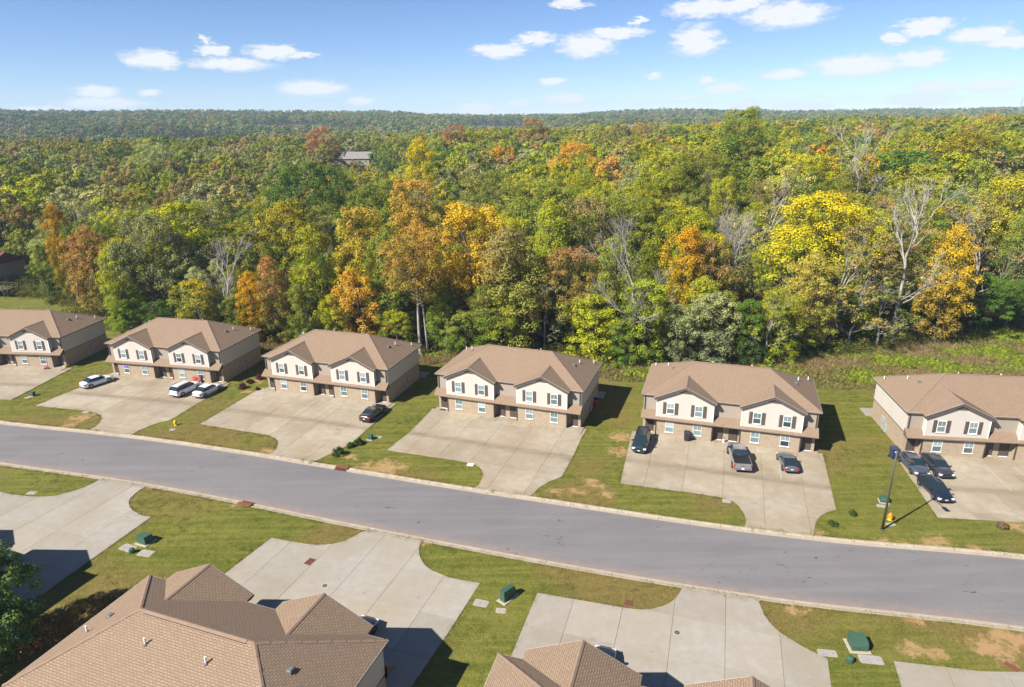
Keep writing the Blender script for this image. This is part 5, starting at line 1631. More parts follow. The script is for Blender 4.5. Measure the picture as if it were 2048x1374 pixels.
FAR_SITES = [(-106, 452, 26, 14), (-217, 392, 20, 10), (90, 560, 18, 10)]
zf = lambda x, y: float(terrain(x, y))
far_block('storage_building', (-101.6, 452), -0.05, 23, 12, 4.0, 4.2, 'siding_tan', 'roof_grey', 'long grey-roofed building in a clearing far behind the woods', n_win=5, z=12.0)
far_block('white_house', (-192, 332), 0.1, 15, 9, 3.4, 2.2, 'white_wall', 'roof_grey', 'low white building showing between trees at the left', n_win=4, z=9.0)
far_block('pale_house', (105, 600), 0.1, 15, 10, 4.0, 2.5, 'siding_tan', 'roof_grey', 'pale building far off at the horizon, right of centre', n_win=4, z=26)
far_block('brick_house', (-140.5, 172.5), -0.2, 20, 11, 6.2, 2.6, 'brick', 'shingle_red', 'brick house with dark red roof cut by the left edge', 'house', n_win=4, z=0.3)
# wooden deck near it
o = empty('wooden_deck', (-125.8, 159.5, 0.1), -0.2)
tag(o, 'dark wooden deck on posts at the left edge', 'deck')
for i in range(12):
    MB().box(-4 + i * 0.66, -4 + i * 0.66 + 0.62, -2.2, 2.2, 1.9, 1.96).build('plank', M['wood_dark'], o)
for a in (-3.9, 0, 3.85):
    for b in (-2.1, 2.1):
        MB().box(a - 0.08, a + 0.08, b - 0.08, b + 0.08, 0, 2.9).build('post', M['wood_dark'], o)
for b in (-2.1, 2.1):
    MB().box(-4, 3.95, b - 0.05, b + 0.05, 2.82, 2.92).build('rail', M['wood_dark'], o)

# lattice mast on the horizon
o = empty('lattice_mast', (1090, 1500, zf(1090, 1500)))
tag(o, 'thin steel lattice mast on the right horizon', 'mast')
for a in range(3):
    t0 = 2 * PI * a / 3
    MB().tube([(6 * math.cos(t0), 6 * math.sin(t0), 0), (0.6 * math.cos(t0), 0.6 * math.sin(t0), 46)], [0.35, 0.25], 4).build('leg', M['meter_grey'], o)
for i in range(9):
    z0, z1 = i * 5, i * 5 + 5
    m = MB()
    for a in range(3):
        t0, t1 = 2 * PI * a / 3, 2 * PI * (a + 1) / 3
        r0, r1 = 6 - 5.4 * z0 / 46, 6 - 5.4 * z1 / 46
        m.tube([(r0 * math.cos(t0), r0 * math.sin(t0), z0), (r1 * math.cos(t1), r1 * math.sin(t1), z1)], [0.16, 0.16], 3, cap=False)
    m.build('brace', M['meter_grey'], o)

# ================================================================== trees
UP = np.array([0, 0, 1.0])


def unit(v):
    return v / np.maximum(np.linalg.norm(v, axis=-1, keepdims=True), 1e-9)


def leaf_quads(rng, cen, rad, n, size, cv, squash=0.92, tight=0.5):
    k = len(cen)
    idx = np.repeat(np.arange(k), n)
    d = unit(rng.normal(size=(k * n, 3)))
    flip = (d[:, 2] < -0.25) & (rng.random(k * n) < 0.6)
    d[flip, 2] *= -1
    rr = rad[idx] * rng.uniform(tight, 1.05, k * n)
    pos = cen[idx] + d * rr[:, None] * np.array([1, 1, squash])
    nrm = unit(d * 1.0 + rng.normal(size=d.shape) * 0.28 + UP * 0.32)
    t = unit(np.cross(nrm, rng.normal(size=d.shape)))
    b = np.cross(nrm, t)
    sz = size * rng.uniform(0.6, 1.3, k * n)
    sx, sy = sz[:, None] * 0.62, sz[:, None] * 0.42
    V = np.empty((k * n, 4, 3))
    V[:, 0] = pos - t * sx
    V[:, 1] = pos - b * sy + nrm * sy * 0.15
    V[:, 2] = pos + t * sx
    V[:, 3] = pos + b * sy + nrm * sy * 0.15
    lv = np.clip(rng.normal(0.5, 0.22, k * n), 0, 1)
    c = np.clip(cv[idx] + rng.normal(0, 0.07, k * n), 0, 1)
    return V.reshape(-1, 3), lv, c


def limb(m, p0, p1, r0, r1, rng, sides=5, bend=0.08):
    p0, p1 = np.array(p0, float), np.array(p1, float)
    L = np.linalg.norm(p1 - p0)
    mid = (p0 + p1) / 2 + rng.normal(size=3) * L * bend + np.array([0, 0, L * 0.04])
    m.tube([p0, mid, p1], [r0, (r0 + r1) / 2, r1], sides, cap=False)


def tree_meshes(seed, h, base, wid, kind, n_cl=80, n_leaf=75, size=0.36, pale=False):
    """returns (trunk mesh, crown mesh); h height, base height of lowest leaves, wid crown width"""
    rng = np.random.default_rng(seed)
    m = MB()
    rt = h * 0.0125 + 0.05
    top = h * (0.82 if kind != 'round' else 0.70)
    lean = rng.normal(size=2) * h * 0.015
    path = [(lean[0] * t * t + math.sin(t * 4 + seed) * 0.12, lean[1] * t * t + math.cos(t * 3 + seed) * 0.12, top * t) for t in np.linspace(0, 1, 7)]
    path[0] = (0, 0, -0.4)
    m.tube(path, [rt * (1.35 if i == 0 else 1 - 0.78 * i / 6) for i in range(7)], 7, cap=False)
    # crown envelope
    zc0, zc1 = base, h
    H = zc1 - zc0
    cen, rad = [], []
    tries = 0
    lob = rng.uniform(0, 2 * PI, 4)
    lobes = []
    if kind == 'round':
        nl = int(rng.integers(5, 9))
        for k in range(nl):
            a = 2 * PI * k / nl + rng.normal(0, 0.3)
            q = rng.uniform(0.42, 0.66) if k else 0.0
            rl = wid * rng.uniform(0.21, 0.33) * (1.12 if k == 0 else 1)
            zc = h - rl * 1.02 if k == 0 else zc0 + rl * 0.9 + (H - 2 * rl) * rng.uniform(0.0, 0.86)
            lobes.append((np.array([math.cos(a) * wid / 2 * q, math.sin(a) * wid / 2 * q, zc]), rl))
    while len(cen) < n_cl and tries < 6000:
        tries += 1
        t = rng.random()
        if kind == 'round':
            prof = math.sqrt(max(0.0, 1 - (2 * t - 0.92)**2 / 1.18)) if t < 0.97 else 0.25
        elif kind == 'col':
            prof = 0.62 + 0.38 * math.sin(PI * min(1, t * 1.15)) if t < 0.8 else max(0.15, (1 - t) / 0.2 * 0.85)
        else:  # low, bushy to the ground
            prof = 0.85 - 0.15 * t if t < 0.6 else max(0.12, math.sqrt(max(0, 1 - ((t - 0.55) / 0.46)**2)) * 0.78)
        a = rng.uniform(0, 2 * PI)
        R = wid / 2 * prof * (1 + 0.16 * math.sin(2 * a + lob[0] + t * 3) + 0.13 * math.sin(3 * a + lob[1] - t * 5) + 0.08 * math.sin(5 * a + lob[2]))
        q = rng.random()**0.38
        p = np.array([math.cos(a) * R * q, math.sin(a) * R * q, zc0 + t * H])
        rc = rng.uniform(0.8, 1.55) * (h / 22)**0.5
        if lobes and tries % 6:
            lc, rl = lobes[int(rng.integers(len(lobes)))]
            d = unit(rng.normal(size=3))
            if d[2] < -0.35:
                d[2] *= -1
            p = lc + d * rl * rng.uniform(0.7, 1.0)
            if any(np.linalg.norm(p - c2) < r2 * 0.62 for c2, r2 in lobes):
                continue
        p[2] = min(p[2], h - rc * 0.75)
        p[:2] += lean * (p[2] / h)**2
        if any(np.linalg.norm(p - c) < (rc + r) * 0.42 for c, r in zip(cen, rad)):
            continue
        cen.append(p); rad.append(rc)
    cen, rad = np.array(cen), np.array(rad)
    # limbs to a sample of clumps
    order = rng.permutation(len(cen))[:26]
    for i in order:
        c = cen[i]
        zt = max(base * 0.6, c[2] - np.hypot(c[0], c[1]) * rng.uniform(0.5, 1.0) - 0.3)
        zt = min(zt, top * 0.96)
        f = zt / top
        p0 = np.array([np.interp(zt, [q[2] for q in path], [q[0] for q in path]), np.interp(zt, [q[2] for q in path], [q[1] for q in path]), zt])
        limb(m, p0, c, rt * (1 - 0.75 * f) * 0.5 + 0.02, 0.025, rng, 4)
    trunk = m.mesh('trunk', M['bark_pale'] if pale else M['bark'], True)
    # leaf colour plus painted lit tops, darker below: second tint by height and side
    cv = np.clip(0.5 + 0.8 * (cen[:, 2] - (zc0 + H * 0.55)) / H + rng.normal(0, 0.16, len(cen)) + 0.15 * np.sin(cen[:, 0] * 0.5 + lob[3]), 0, 1)
    V, lv, c = leaf_quads(rng, cen, rad, n_leaf, size, cv)
    crown = quads_mesh('crown', V, len(lv), M['leaf'], {'lv': lv, 'cv': c})
    return trunk, crown


def bare_meshes(seed, h, fan=False, leaves=0, size=0.24, first=0.34, mat='twig', rmin=0.018):
    rng = np.random.default_rng(seed)
    m, tw = MB(), MB()
    tips = []

    def grow(p, d, L, r, depth):
        d = d / np.linalg.norm(d)
        q = p + d * L * 0.55 + rng.normal(size=3) * L * 0.05
        d2 = unit(d + rng.normal(size=3) * 0.12 + UP * 0.08)
        e = q + d2 * L * 0.45
        tgt = m if depth < 2 else tw
        tgt.tube([p, q, e], [r, r * 0.82, r * 0.66], 5 if depth < 2 else 3, cap=False)
        if depth >= 5 or r < 0.010:
            tips.append(e)
            return
        n = 3
        if depth == 0 and fan:
            n = 6
        for k in range(n):
            ax = unit(np.cross(d2, rng.normal(size=3)))
            ang = rng.uniform(0.25, 0.62) if not (depth == 0 and fan) else rng.uniform(0.12, 0.42)
            nd = d2 * math.cos(ang) + ax * math.sin(ang) + UP * 0.10
            st = q + (e - q) * rng.uniform(0.2, 1.0) if k else e
            grow(st, nd, L * rng.uniform(0.62, 0.82), max(rmin, r * rng.uniform(0.46, 0.62)), depth + 1)
        if depth in (1, 2):
            ax = unit(np.cross(d2, rng.normal(size=3)))
            grow(p + (q - p) * 0.7, d2 * 0.5 + ax * 0.8 + UP * 0.15, L * 0.5, max(rmin, r * 0.35), depth + 2)
    r0 = h * 0.011 + 0.06
    trunk_h = h * (0.16 if fan else first)
    m.tube([(0, 0, -0.4), (0.05, 0, trunk_h * 0.5), (0, 0, trunk_h)], [r0 * 1.3, r0, r0 * 0.9], 7, cap=False)
    grow(np.array([0, 0, trunk_h]), UP + rng.normal(size=3) * 0.05, h * 0.25, r0 * 0.88, 0)
    if not fan:
        for k in range(4):
            a = rng.uniform(0, 2 * PI)
            grow(np.array([0, 0, trunk_h * rng.uniform(0.75, 1)]), np.array([math.cos(a), math.sin(a), 0.6]), h * 0.17, r0 * 0.4, 1)
    T = np.array(tips)
    s = h / max(T[:, 2].max(), 1)
    for mb in (m, tw):
        mb.v = [(x * s, y * s, z * s if z > 0 else z) for x, y, z in mb.v]
    T = T * s
    parts = [m.mesh('trunk', M['bark_pale'], True), tw.mesh('twigs', M[mat])]
    if leaves:
        pick = T[rng.permutation(len(T))[:leaves]]
        V, lv, c = leaf_quads(rng, pick, rng.uniform(0.5, 1.1, len(pick)), 34, size, rng.random(len(pick)), 0.8, 0.1)
        parts.append(quads_mesh('crown', V, len(lv), M['leaf'], {'lv': lv, 'cv': c}))
    return parts


VAR = {}
VAR['round'] = [tree_meshes(10 + i, 22, 6.0 - i * 0.3, 14.0 + (i % 3), 'round', 135, 168, 0.228) for i in range(6)]
VAR['col'] = [tree_meshes(30 + i, 22, 1.4 + i * 0.5, 8.6 + (i % 2), 'col', 150, 155, 0.222) for i in range(4)]
VAR['low'] = [tree_meshes(50 + i, 13, 0.6, 8.5 + (i % 2) * 1.5, 'low', 95, 140, 0.2) for i in range(4)]
VAR['high'] = [tree_meshes(60 + i, 25, 11.0, 10.0, 'round', 90, 155, 0.225, pale=True) for i in range(2)]
VAR['thin'] = [tree_meshes(64 + i, 16, 4.0, 6.0, 'col', 38, 95, 0.25) for i in range(2)]
VAR['sparse'] = [bare_meshes(70 + i, 20, leaves=190, first=0.26) for i in range(3)]
VAR['bare'] = [bare_meshes(80 + i, 24, first=0.42, mat='twig_pale', rmin=0.021) for i in range(2)]
VAR['bareleaf'] = [bare_meshes(85 + i, 26, leaves=60, first=0.36, mat='twig_pale', rmin=0.02) for i in range(2)]
VAR['fan'] = [bare_meshes(90 + i, 22, fan=True, mat='twig_pale', rmin=0.022) for i in range(1)]
VAR_H = {'round': 22, 'col': 22, 'low': 13, 'high': 25, 'thin': 16, 'sparse': 20, 'bare': 24, 'bareleaf': 26, 'fan': 22}

C = dict(green=(.115, .19, .024), dark=(.048, .10, .022), olive=(.25, .25, .04), yg=(.36, .345, .020), yellow=(.58, .42, .014), gold=(.60, .32, .016), orange=(.58, .25, .018),
         rust=(.36, .18, .065), grey=(.19, .235, .105), pale=(.34, .33, .125), brown=(.30, .20, .075), brown2=(.46, .285, .055), light=(.25, .34, .036), red=(.36, .19, .085))
TINT = {'green': ('green', 'olive'), 'darkgreen': ('dark', 'green'), 'olive': ('green', 'olive'), 'yellowgreen': ('green', 'yg'), 'yellowgreen2': ('yg', 'yg'), 'yellow': ('yg', 'yellow'), 'golden': ('brown2', 'gold'),
        'golden_g': ('green', 'gold'), 'orange': ('gold', 'orange'), 'orange_top': ('green', 'orange'), 'orange_g': ('yg', 'orange'), 'rust': ('olive', 'rust'), 'rust_or': ('yg', 'brown2'), 'rust_gr': ('olive', 'rust'),
        'greygreen': ('grey', 'pale'), 'pale': ('olive', 'pale'), 'brownor': ('olive', 'brown2'), 'olive_or': ('olive', 'brown'), 'lightgreen': ('light', 'yg'), 'green_or': ('green', 'brown'), 'darkyellow': ('dark', 'yg'),
        'yellowolive': ('olive', 'yg'), 'greyw': ('pale', 'brown'), 'twig': ('pale', 'pale'), 'red': ('rust', 'red')}
WORD = {'green': 'green', 'darkgreen': 'dark green', 'olive': 'olive', 'yellowgreen': 'yellow-green', 'yellowgreen2': 'bright yellow-green', 'yellow': 'yellow', 'golden': 'golden orange', 'golden_g': 'green-gold', 'orange': 'orange',
        'orange_top': 'orange-topped', 'orange_g': 'orange and green', 'rust': 'rusty', 'rust_or': 'amber-topped', 'rust_gr': 'rust and olive', 'greygreen': 'grey-green', 'pale': 'pale', 'brownor': 'olive and amber', 'olive_or': 'olive-brown',
        'lightgreen': 'light green', 'green_or': 'green and brown', 'darkyellow': 'green-yellow', 'yellowolive': 'yellow-olive', 'greyw': 'greyish', 'twig': 'grey', 'red': 'reddish'}
FORM = {'round': 'round-crowned tree', 'col': 'tall narrow tree', 'low': 'low bushy tree', 'high': 'tree on pale trunk', 'thin': 'slim tree', 'sparse': 'thin-leaved tree', 'bare': 'bare pale-branched tree', 'bareleaf': 'nearly leafless tree', 'fan': 'bare fan-shaped tree'}
trees = []


def jit(rng, c, a=0.14):
    k = 1 + rng.normal(0, a)
    return tuple(float(np.clip(x * k * (1 + rng.normal(0, a * 0.45)), 0.004, 0.6)) for x in c)


RNG = np.random.default_rng(77)


def plant_tree(x, y, height, kind, tint, w=1.0, zb=None):
    parts = VAR[kind][int(RNG.integers(len(VAR[kind])))]
    s = height / VAR_H[kind]
    t1, t2 = [jit(RNG, C[c]) for c in TINT[tint]]
    z = max(0.1, zf(x, y)) if zb is None else zb
    root = empty('broadleaf_tree' if kind not in ('bare', 'fan', 'bareleaf') else 'bare_tree', (x, y, z), RNG.uniform(0, 2 * PI))
    sx = s * w if kind in ('round', 'col', 'low', 'thin') else s * (0.5 + 0.5 * w)
    root.scale = (sx, sx, s)
    for me in parts:
        o = new_obj(me.name.split('.')[0], me, root)
        if o.name.startswith('crown'):
            o['tint'] = t1
            o['tint2'] = t2
    trees.append((root, x, y, kind, tint, height))
    return root


taken = []
for x, y, ztop, kind, tint, w in SPECIAL:
    h = max(5.0, ztop - max(0.1, zf(x, y)))
    hw = w
    if kind == 'low' and h > 15:
        kind = 'col'
    if kind == 'col' and h < 9:
        kind = 'low'
    if tint in ('orange_top', 'rust') and x < -90:
        w *= 0.62
    hs_ = h / VAR_H[kind]
    ww = w / max(hs_, 0.6) * (0.75 + 0.25 * hs_)
    plant_tree(x, y, h, kind, tint, ww)
    taken.append((x, y, 3.6 if kind not in ('low', 'thin', 'bare', 'fan') else 2.6))

# fill of the woods on a jittered grid
cand = []
for sp, lo, hi in ((6.3, 2.0, 10.0), (8.2, 10.0, 24.0), (10.4, 24.0, 9999.0)):
  for gy in np.arange(96, 760, sp):
    half = gy * 0.82 + 25
    for gx in np.arange(-half, half, sp):
        x, y = gx + RNG.uniform(-0.38, 0.38) * sp, gy + RNG.uniform(-0.38, 0.38) * sp
        e = y - woods_edge(x)
        if not lo <= e < hi:
            continue
        if e < 2.0 or (x < -112 and y < 178 and e < 16):
            continue
        if any((x - q[0])**2 + (y - q[1])**2 < q[2]**2 for q in taken):
            continue
        # clearings in front of the far buildings
        if abs(x + 0.222 * y) < 12 + (y - 380) * 0.02 and 395 < y < 462:
            continue
        if abs(x + 0.578 * y) < 10 and 296 < y < 340:
            continue
        cand.append((x, y, e))
cand.sort(key=lambda c: math.hypot(c[0], c[1] * 1.0) - (8 if c[2] < 12 else 0))


def fill_kind(x, y, e):
    side = np.clip((x / y + 0.35) / 0.6, 0, 1)       # 0 left .. 1 right
    pl = {'olive': 20, 'greygreen': 16, 'green': 14, 'pale': 18, 'darkgreen': 9, 'yellowgreen': 11, 'olive_or': 4, 'greyw': 5, 'yellowolive': 6, 'rust_gr': 2}
    pr = {'olive': 17, 'yellowgreen': 17, 'green': 14, 'darkyellow': 13, 'yellowolive': 13, 'lightgreen': 6, 'green_or': 6, 'darkgreen': 6, 'pale': 5, 'golden_g': 2, 'rust_or': 3, 'orange_g': 2, 'brownor': 2}
    p = pr if RNG.random() < side else pl
    ks, ws = list(p), np.array(list(p.values()), float)
    tint = ks[int(RNG.choice(len(ks), p=ws / ws.sum()))]
    r = RNG.random()
    if e < 9:
        kind = 'col' if r < 0.6 else 'low' if r < 0.94 else 'sparse'
    else:
        kind = 'round' if r < 0.74 else 'col' if r < 0.86 else 'sparse' if r < (0.975 if side > 0.4 else 0.96) else 'bareleaf'
        if kind == 'round' and tint in ('pale', 'greyw') and RNG.random() < 0.45:
            kind = 'sparse'
    h = RNG.uniform(14.0, 23.0) * (0.88 if x < -40 else 1.0)
    if abs(x + 0.222 * y) < 17 and 250 < y < 400:
        h = min(h, 9.5)
    if kind == 'low':
        h = RNG.uniform(6.5, 12)
    return kind, tint, h


def sight_cap(x, y, h, kind):
    """fill trees do not stand in front of the trees that are seen whole"""
    for sx, sy, sz, k, t, w in SPECIAL:
        if k == 'low' or sy > 160 or not (sy - 34 < y < sy - 1.5):
            continue
        if abs(x - sx * y / sy) < 4.2 * min(w, 1.2):
            f = 0.30 if k in ('bare', 'fan', 'bareleaf') else 0.42
            hm = 40 - (40 - f * sz) * (y / sy)
            h = min(h, max(5.0, hm - max(0.0, zf(x, y))))
    if kind in ('round', 'col', 'sparse', 'bareleaf') and h < 11:
        kind = 'low'
    return h, kind


N_SINGLE = 205
far_pts = []
for i, (x, y, e) in enumerate(cand):
    kind, tint, h = fill_kind(x, y, e)
    h, kind = sight_cap(x, y, h, kind)
    if i < N_SINGLE:
        plant_tree(x, y, h, kind, tint, RNG.uniform(0.78, 1.3))
    else:
        far_pts.append((x, y, h, kind, tint))

# labels that single out each tree
refs = [('leftmost house', -87), ('white-car house', -57), ('coupe house', -28), ('empty-pad house', -1), ('pickup house', 27), ('pickup house gap', 43), ('rightmost house', 62)]
byl = {}
for t in trees:
    root, x, y, kind, tint, h = t
    e = y - woods_edge(x)
    xs_ = x * 95 / y
    ref = min(refs, key=lambda q: abs(q[1] * 0.95 - xs_))[0]
    row = 'at woods edge' if e < 8 else 'in second rank' if e < 18 else 'deep in woods' if e < 40 else 'far back in woods'
    lab = f"{WORD[tint]} {FORM[kind]} {row} behind {ref}"
    byl.setdefault(lab, []).append((x / y, root))
ORD = ['first', 'second', 'third', 'fourth', 'fifth', 'sixth', 'seventh', 'eighth', 'ninth', 'tenth', 'eleventh', 'twelfth', 'thirteenth', 'fourteenth', 'fifteenth']
for lab, l in byl.items():
    l.sort(key=lambda q: q[0])
    for i, (_, root) in enumerate(l):
        tag(root, lab if len(l) == 1 else f"{lab}, {ORD[i]} from left", 'tree', 'trees of the woods behind the houses')

# dead trunks
for i, (x0, y0, x1, z1) in enumerate(SNAGS):
    r = empty('dead_trunk', (x0, y0, max(0.0, zf(x0, y0)) - 0.2))
    labs = ['forked white dead trunk rising behind the leftmost house roof', 'thin bare trunk behind the roof of the house with empty pad', 'long straight white trunk leaning between the coupe house and empty-pad house',
            'crooked pale trunk behind the pickup house', 'dull pale trunk just right of the long white trunk', 'short pale trunk at the far right woods edge']
    tag(r, labs[i], 'tree', 'pale dead trunks at the woods edge')
    dx = x1 - x0
    MB().tube([(0, 0, 0), (dx * 0.3, 0, z1 * 0.35), (dx * 0.75, 0.1, z1 * 0.7), (dx, 0, z1 + 0.2)], [0.24, 0.2, 0.16, 0.09] if i in (0, 2) else [0.16, 0.14, 0.11, 0.06], 7).build('trunk', M['bark_pale'], r, True)
    m = MB()
    rr = np.random.default_rng(i)
    for k in range(5 if i != 0 else 2):
        zz = z1 * rr.uniform(0.55, 0.95)
        m.tube([(dx * zz / z1, 0, zz), (dx * zz / z1 + rr.normal() * 1.1, rr.normal() * 0.8, zz + rr.uniform(0.4, 1.6))], [0.06, 0.025], 4)
    if i == 0:
        m.tube([(dx * 0.8, 0, z1 * 0.78), (dx * 0.8 + 1.0, 0, z1 * 0.92), (dx * 0.8 + 1.9, 0, z1 * 1.08)], [0.13, 0.1, 0.06], 6)
    m.build('branch', M['bark_pale'], r)

# the rest of the woods, out to the horizon: one mass


def scatter(name, pts, coll, label, kind='stuff'):
    """pts: list of (x,y,z,scale xyz,rot,variant,tint,tint2); instances of the meshes in coll"""
    me = bpy.data.meshes.new(name)
    n = len(pts)
    me.vertices.add(n)
    me.vertices.foreach_set('co', np.array([p[:3] for p in pts], np.float32).ravel())
    for nm, tp, data in (('scl', 'FLOAT_VECTOR', [p[3] for p in pts]), ('rot', 'FLOAT_VECTOR', [p[4] for p in pts])):
        a = me.attributes.new(nm, tp, 'POINT'); a.data.foreach_set('vector', np.array(data, np.float32).ravel())
    a = me.attributes.new('variant', 'INT', 'POINT'); a.data.foreach_set('value', np.array([p[5] for p in pts], np.int32))
    for nm, i in (('tint', 6), ('tint2', 7)):
        a = me.attributes.new(nm, 'FLOAT_COLOR', 'POINT')
        a.data.foreach_set('color', np.array([(*p[i], 1) for p in pts], np.float32).ravel())
    o = new_obj(name, me)
    ng = bpy.data.node_groups.new(name + '_scatter', 'GeometryNodeTree')
    ng.interface.new_socket('Geometry', in_out='INPUT', socket_type='NodeSocketGeometry')
    ng.interface.new_socket('Geometry', in_out='OUTPUT', socket_type='NodeSocketGeometry')
    N, Lk = ng.nodes, ng.links
    gi, go = N.new('NodeGroupInput'), N.new('NodeGroupOutput')
    ci = N.new('GeometryNodeCollectionInfo')
    ci.inputs['Collection'].default_value = coll
    ci.inputs['Separate Children'].default_value = True
    ci.inputs['Reset Children'].default_value = True
    iop = N.new('GeometryNodeInstanceOnPoints')
    iop.inputs['Pick Instance'].default_value = True

    def named(nm, dt):
        q = N.new('GeometryNodeInputNamedAttribute'); q.data_type = dt; q.inputs['Name'].default_value = nm
        return q.outputs['Attribute']
    e2r = N.new('FunctionNodeEulerToRotation')
    Lk.new(named('rot', 'FLOAT_VECTOR'), e2r.inputs[0])
    Lk.new(gi.outputs[0], iop.inputs['Points'])
    Lk.new(ci.outputs[0], iop.inputs['Instance'])
    Lk.new(named('variant', 'INT'), iop.inputs['Instance Index'])
    Lk.new(e2r.outputs[0], iop.inputs['Rotation'])
    Lk.new(named('scl', 'FLOAT_VECTOR'), iop.inputs['Scale'])
    Lk.new(iop.outputs[0], go.inputs[0])
    md = o.modifiers.new('scatter', 'NODES')
    md.node_group = ng
    tag(o, label, kind=kind)
    return o


def join_meshes(name, meshes):
    """one mesh out of several, keeping the face attributes and material slots"""
    me = bpy.data.meshes.new(name)
    V, F, Mi, lv, cv, mats = [], [], [], [], [], []
    off = 0
    for q in meshes:
        v = np.empty(len(q.vertices) * 3, np.float32); q.vertices.foreach_get('co', v)
        V.append(v.reshape(-1, 3))
        mi = len(mats); mats.append(q.materials[0])
        F += [tuple(i + off for i in p.vertices) for p in q.polygons]
        Mi += [mi] * len(q.polygons)
        for dst, nm in ((lv, 'lv'), (cv, 'cv')):
            if nm in q.attributes:
                b = np.empty(len(q.polygons), np.float32); q.attributes[nm].data.foreach_get('value', b); dst += list(b)
            else:
                dst += [0.5] * len(q.polygons)
        off += len(q.vertices)
    me.from_pydata([tuple(p) for p in np.concatenate(V)], [], F)
    for m_ in mats:
        me.materials.append(m_)
    me.polygons.foreach_set('material_index', Mi)
    for nm, a in (('lv', lv), ('cv', cv)):
        at = me.attributes.new(nm, 'FLOAT', 'FACE'); at.data.foreach_set('value', np.array(a, np.float32))
    me.update()
    return me


def variant_coll(name, meshes):
    c = bpy.data.collections.new(name)
    for i, me in enumerate(meshes):
        o = bpy.data.objects.new(f'{name}_{i:02d}', me)
        c.objects.link(o)
    return c


mid_list = []
for k, (sd, h, b, w, kd) in enumerate([(201, 20, 4, 15.5, 'round'), (202, 20, 5, 16.5, 'round'), (203, 20, 4, 14.5, 'round'), (204, 20, 3, 12, 'col')]):
    mid_list.append(join_meshes('woods_tree', tree_meshes(sd, h, b, w, kd, 95, 78, 0.40)))
mid_list.append(join_meshes('woods_tree', bare_meshes(205, 20, leaves=130, first=0.3, size=0.42)))
lo_list = [join_meshes('woods_tree', tree_meshes(211 + i, 18, 2, 13, 'round', 40, 34, 0.95)) for i in range(3)]
pts = []
for x, y, h, kind, tint in far_pts:
    s = h / 20
    t1, t2 = [jit(RNG, C[c]) for c in TINT[tint]]
    v = 4 if kind in ('sparse', 'bareleaf') else int(RNG.integers(0, 4))
    w = RNG.uniform(0.75, 1.4)
    pts.append((x, y, zf(x, y) - 0.3, (s * w, s * w, s), (0, 0, RNG.uniform(0, 6.28)), v, t1, t2))
r = 700.0
while r < 4200:
    stp = 10.5 + (r - 700) * 0.005
    n = int(1.46 * r / stp)
    for k in range(n):
        az = -0.73 + 1.46 * (k + RNG.random()) / n
        rr = r + RNG.uniform(-0.5, 0.5) * stp
        x, y = rr * math.sin(az), rr * math.cos(az)
        if y < 758 or (vnoise(np.array(x / 210), np.array(y / 210), 9) > 0.80):
            continue
        kind, tint, h = fill_kind(x, y, 99)
        tint = ('darkgreen', 'darkgreen', 'green', 'greygreen', 'olive_or', tint)[int(RNG.integers(6))]
        s = RNG.uniform(10, 20) / 18
        t1, t2 = [jit(RNG, C[c]) for c in TINT[tint]]
        pts.append((x, y, zf(x, y) - 0.5, (s * RNG.uniform(0.9, 1.4), s * RNG.uniform(0.9, 1.4), s), (0, 0, RNG.uniform(0, 6.28)), 5 + int(RNG.integers(0, 3)), t1, t2))
    r += stp
scatter('forest', pts, variant_coll('woods_tree_source', mid_list + lo_list), 'autumn woods behind the first ranks of trees, reaching the horizon')
print('forest instances', len(pts), 'single trees', len(trees))

# ================================================================== shrubs, weeds, near tree


def bush_mesh(seed, r, h, n=26, leaf=0.12):
    rng = np.random.default_rng(seed)
    cen = []
    for _ in range(n):
        d = unit(rng.normal(size=3)); d[2] = abs(d[2])
        q = rng.uniform(0.3, 0.85)
        cen.append((d[0] * r * q, d[1] * r * q, 0.12 + d[2] * h * q))
    cen = np.array(cen)
    V, lv, c = leaf_quads(rng, cen, rng.uniform(0.2, 0.36, n) * r, 55, leaf, rng.random(n))
    me = quads_mesh('foliage', V, len(lv), M['leaf'], {'lv': lv, 'cv': c})
    m = MB()
    for k in range(6):
        a = 2 * PI * k / 6
        m.tube([(0, 0, -0.05), (math.cos(a) * r * 0.6, math.sin(a) * r * 0.6, h * 0.6)], [0.03, 0.012], 4, cap=False)
    return me, m.mesh('stem', M['bark'])


def bush(at, r, h, t1, t2, label, seed, name='bush', group='bushes on the lawns', z=0.1, leaf=0.12):
    f, s = bush_mesh(seed, r, h, leaf=leaf)
    o = empty(name, (at[0], at[1], z))
    tag(o, label, 'bush', group)
    c = new_obj('foliage', f, o); c['tint'] = t1; c['tint2'] = t2
    new_obj('stem', s, o)


DG, MG = (.028, .055, .014), (.055, .085, .02)
bush(AT['sh1'], 0.95, 1.05, DG, MG, 'largest of three dark green bushes, nearest the street', 1)
bush(AT['sh2'], 0.62, 0.75, DG, MG, 'middle one of three dark green bushes', 2)
bush(AT['sh3'], 0.72, 0.85, DG, MG, 'dark green bush closest to the grey-green box', 3)
bush(AT['sh4'], 0.5, 0.45, DG, MG, 'small dark bush beside the pickup pad drive', 4)
bush(AT['sh5'], 0.45, 0.45, DG, MG, 'small dark bush between the pickup pad drive and hydrant', 5)
bush(AT['dead'], 0.7, 0.5, (.12, .085, .05), (.17, .11, .06), 'withered brown bush on bare soil at the right edge', 6)
bush(AT['hedgeA'], 0.8, 0.9, (.05, .022, .016), (.09, .04, .025), 'dark red bush of the hedge, nearest the white sedan', 7)
bush(AT['hedgeB'], 0.75, 0.8, (.06, .03, .016), (.10, .05, .03), 'dark red bush in the middle of the short hedge', 8)
bush(AT['hedgeC'], 0.85, 0.9, (.10, .025, .018), (.14, .04, .03), 'red bush of the hedge closest to the coupe house wall', 9)
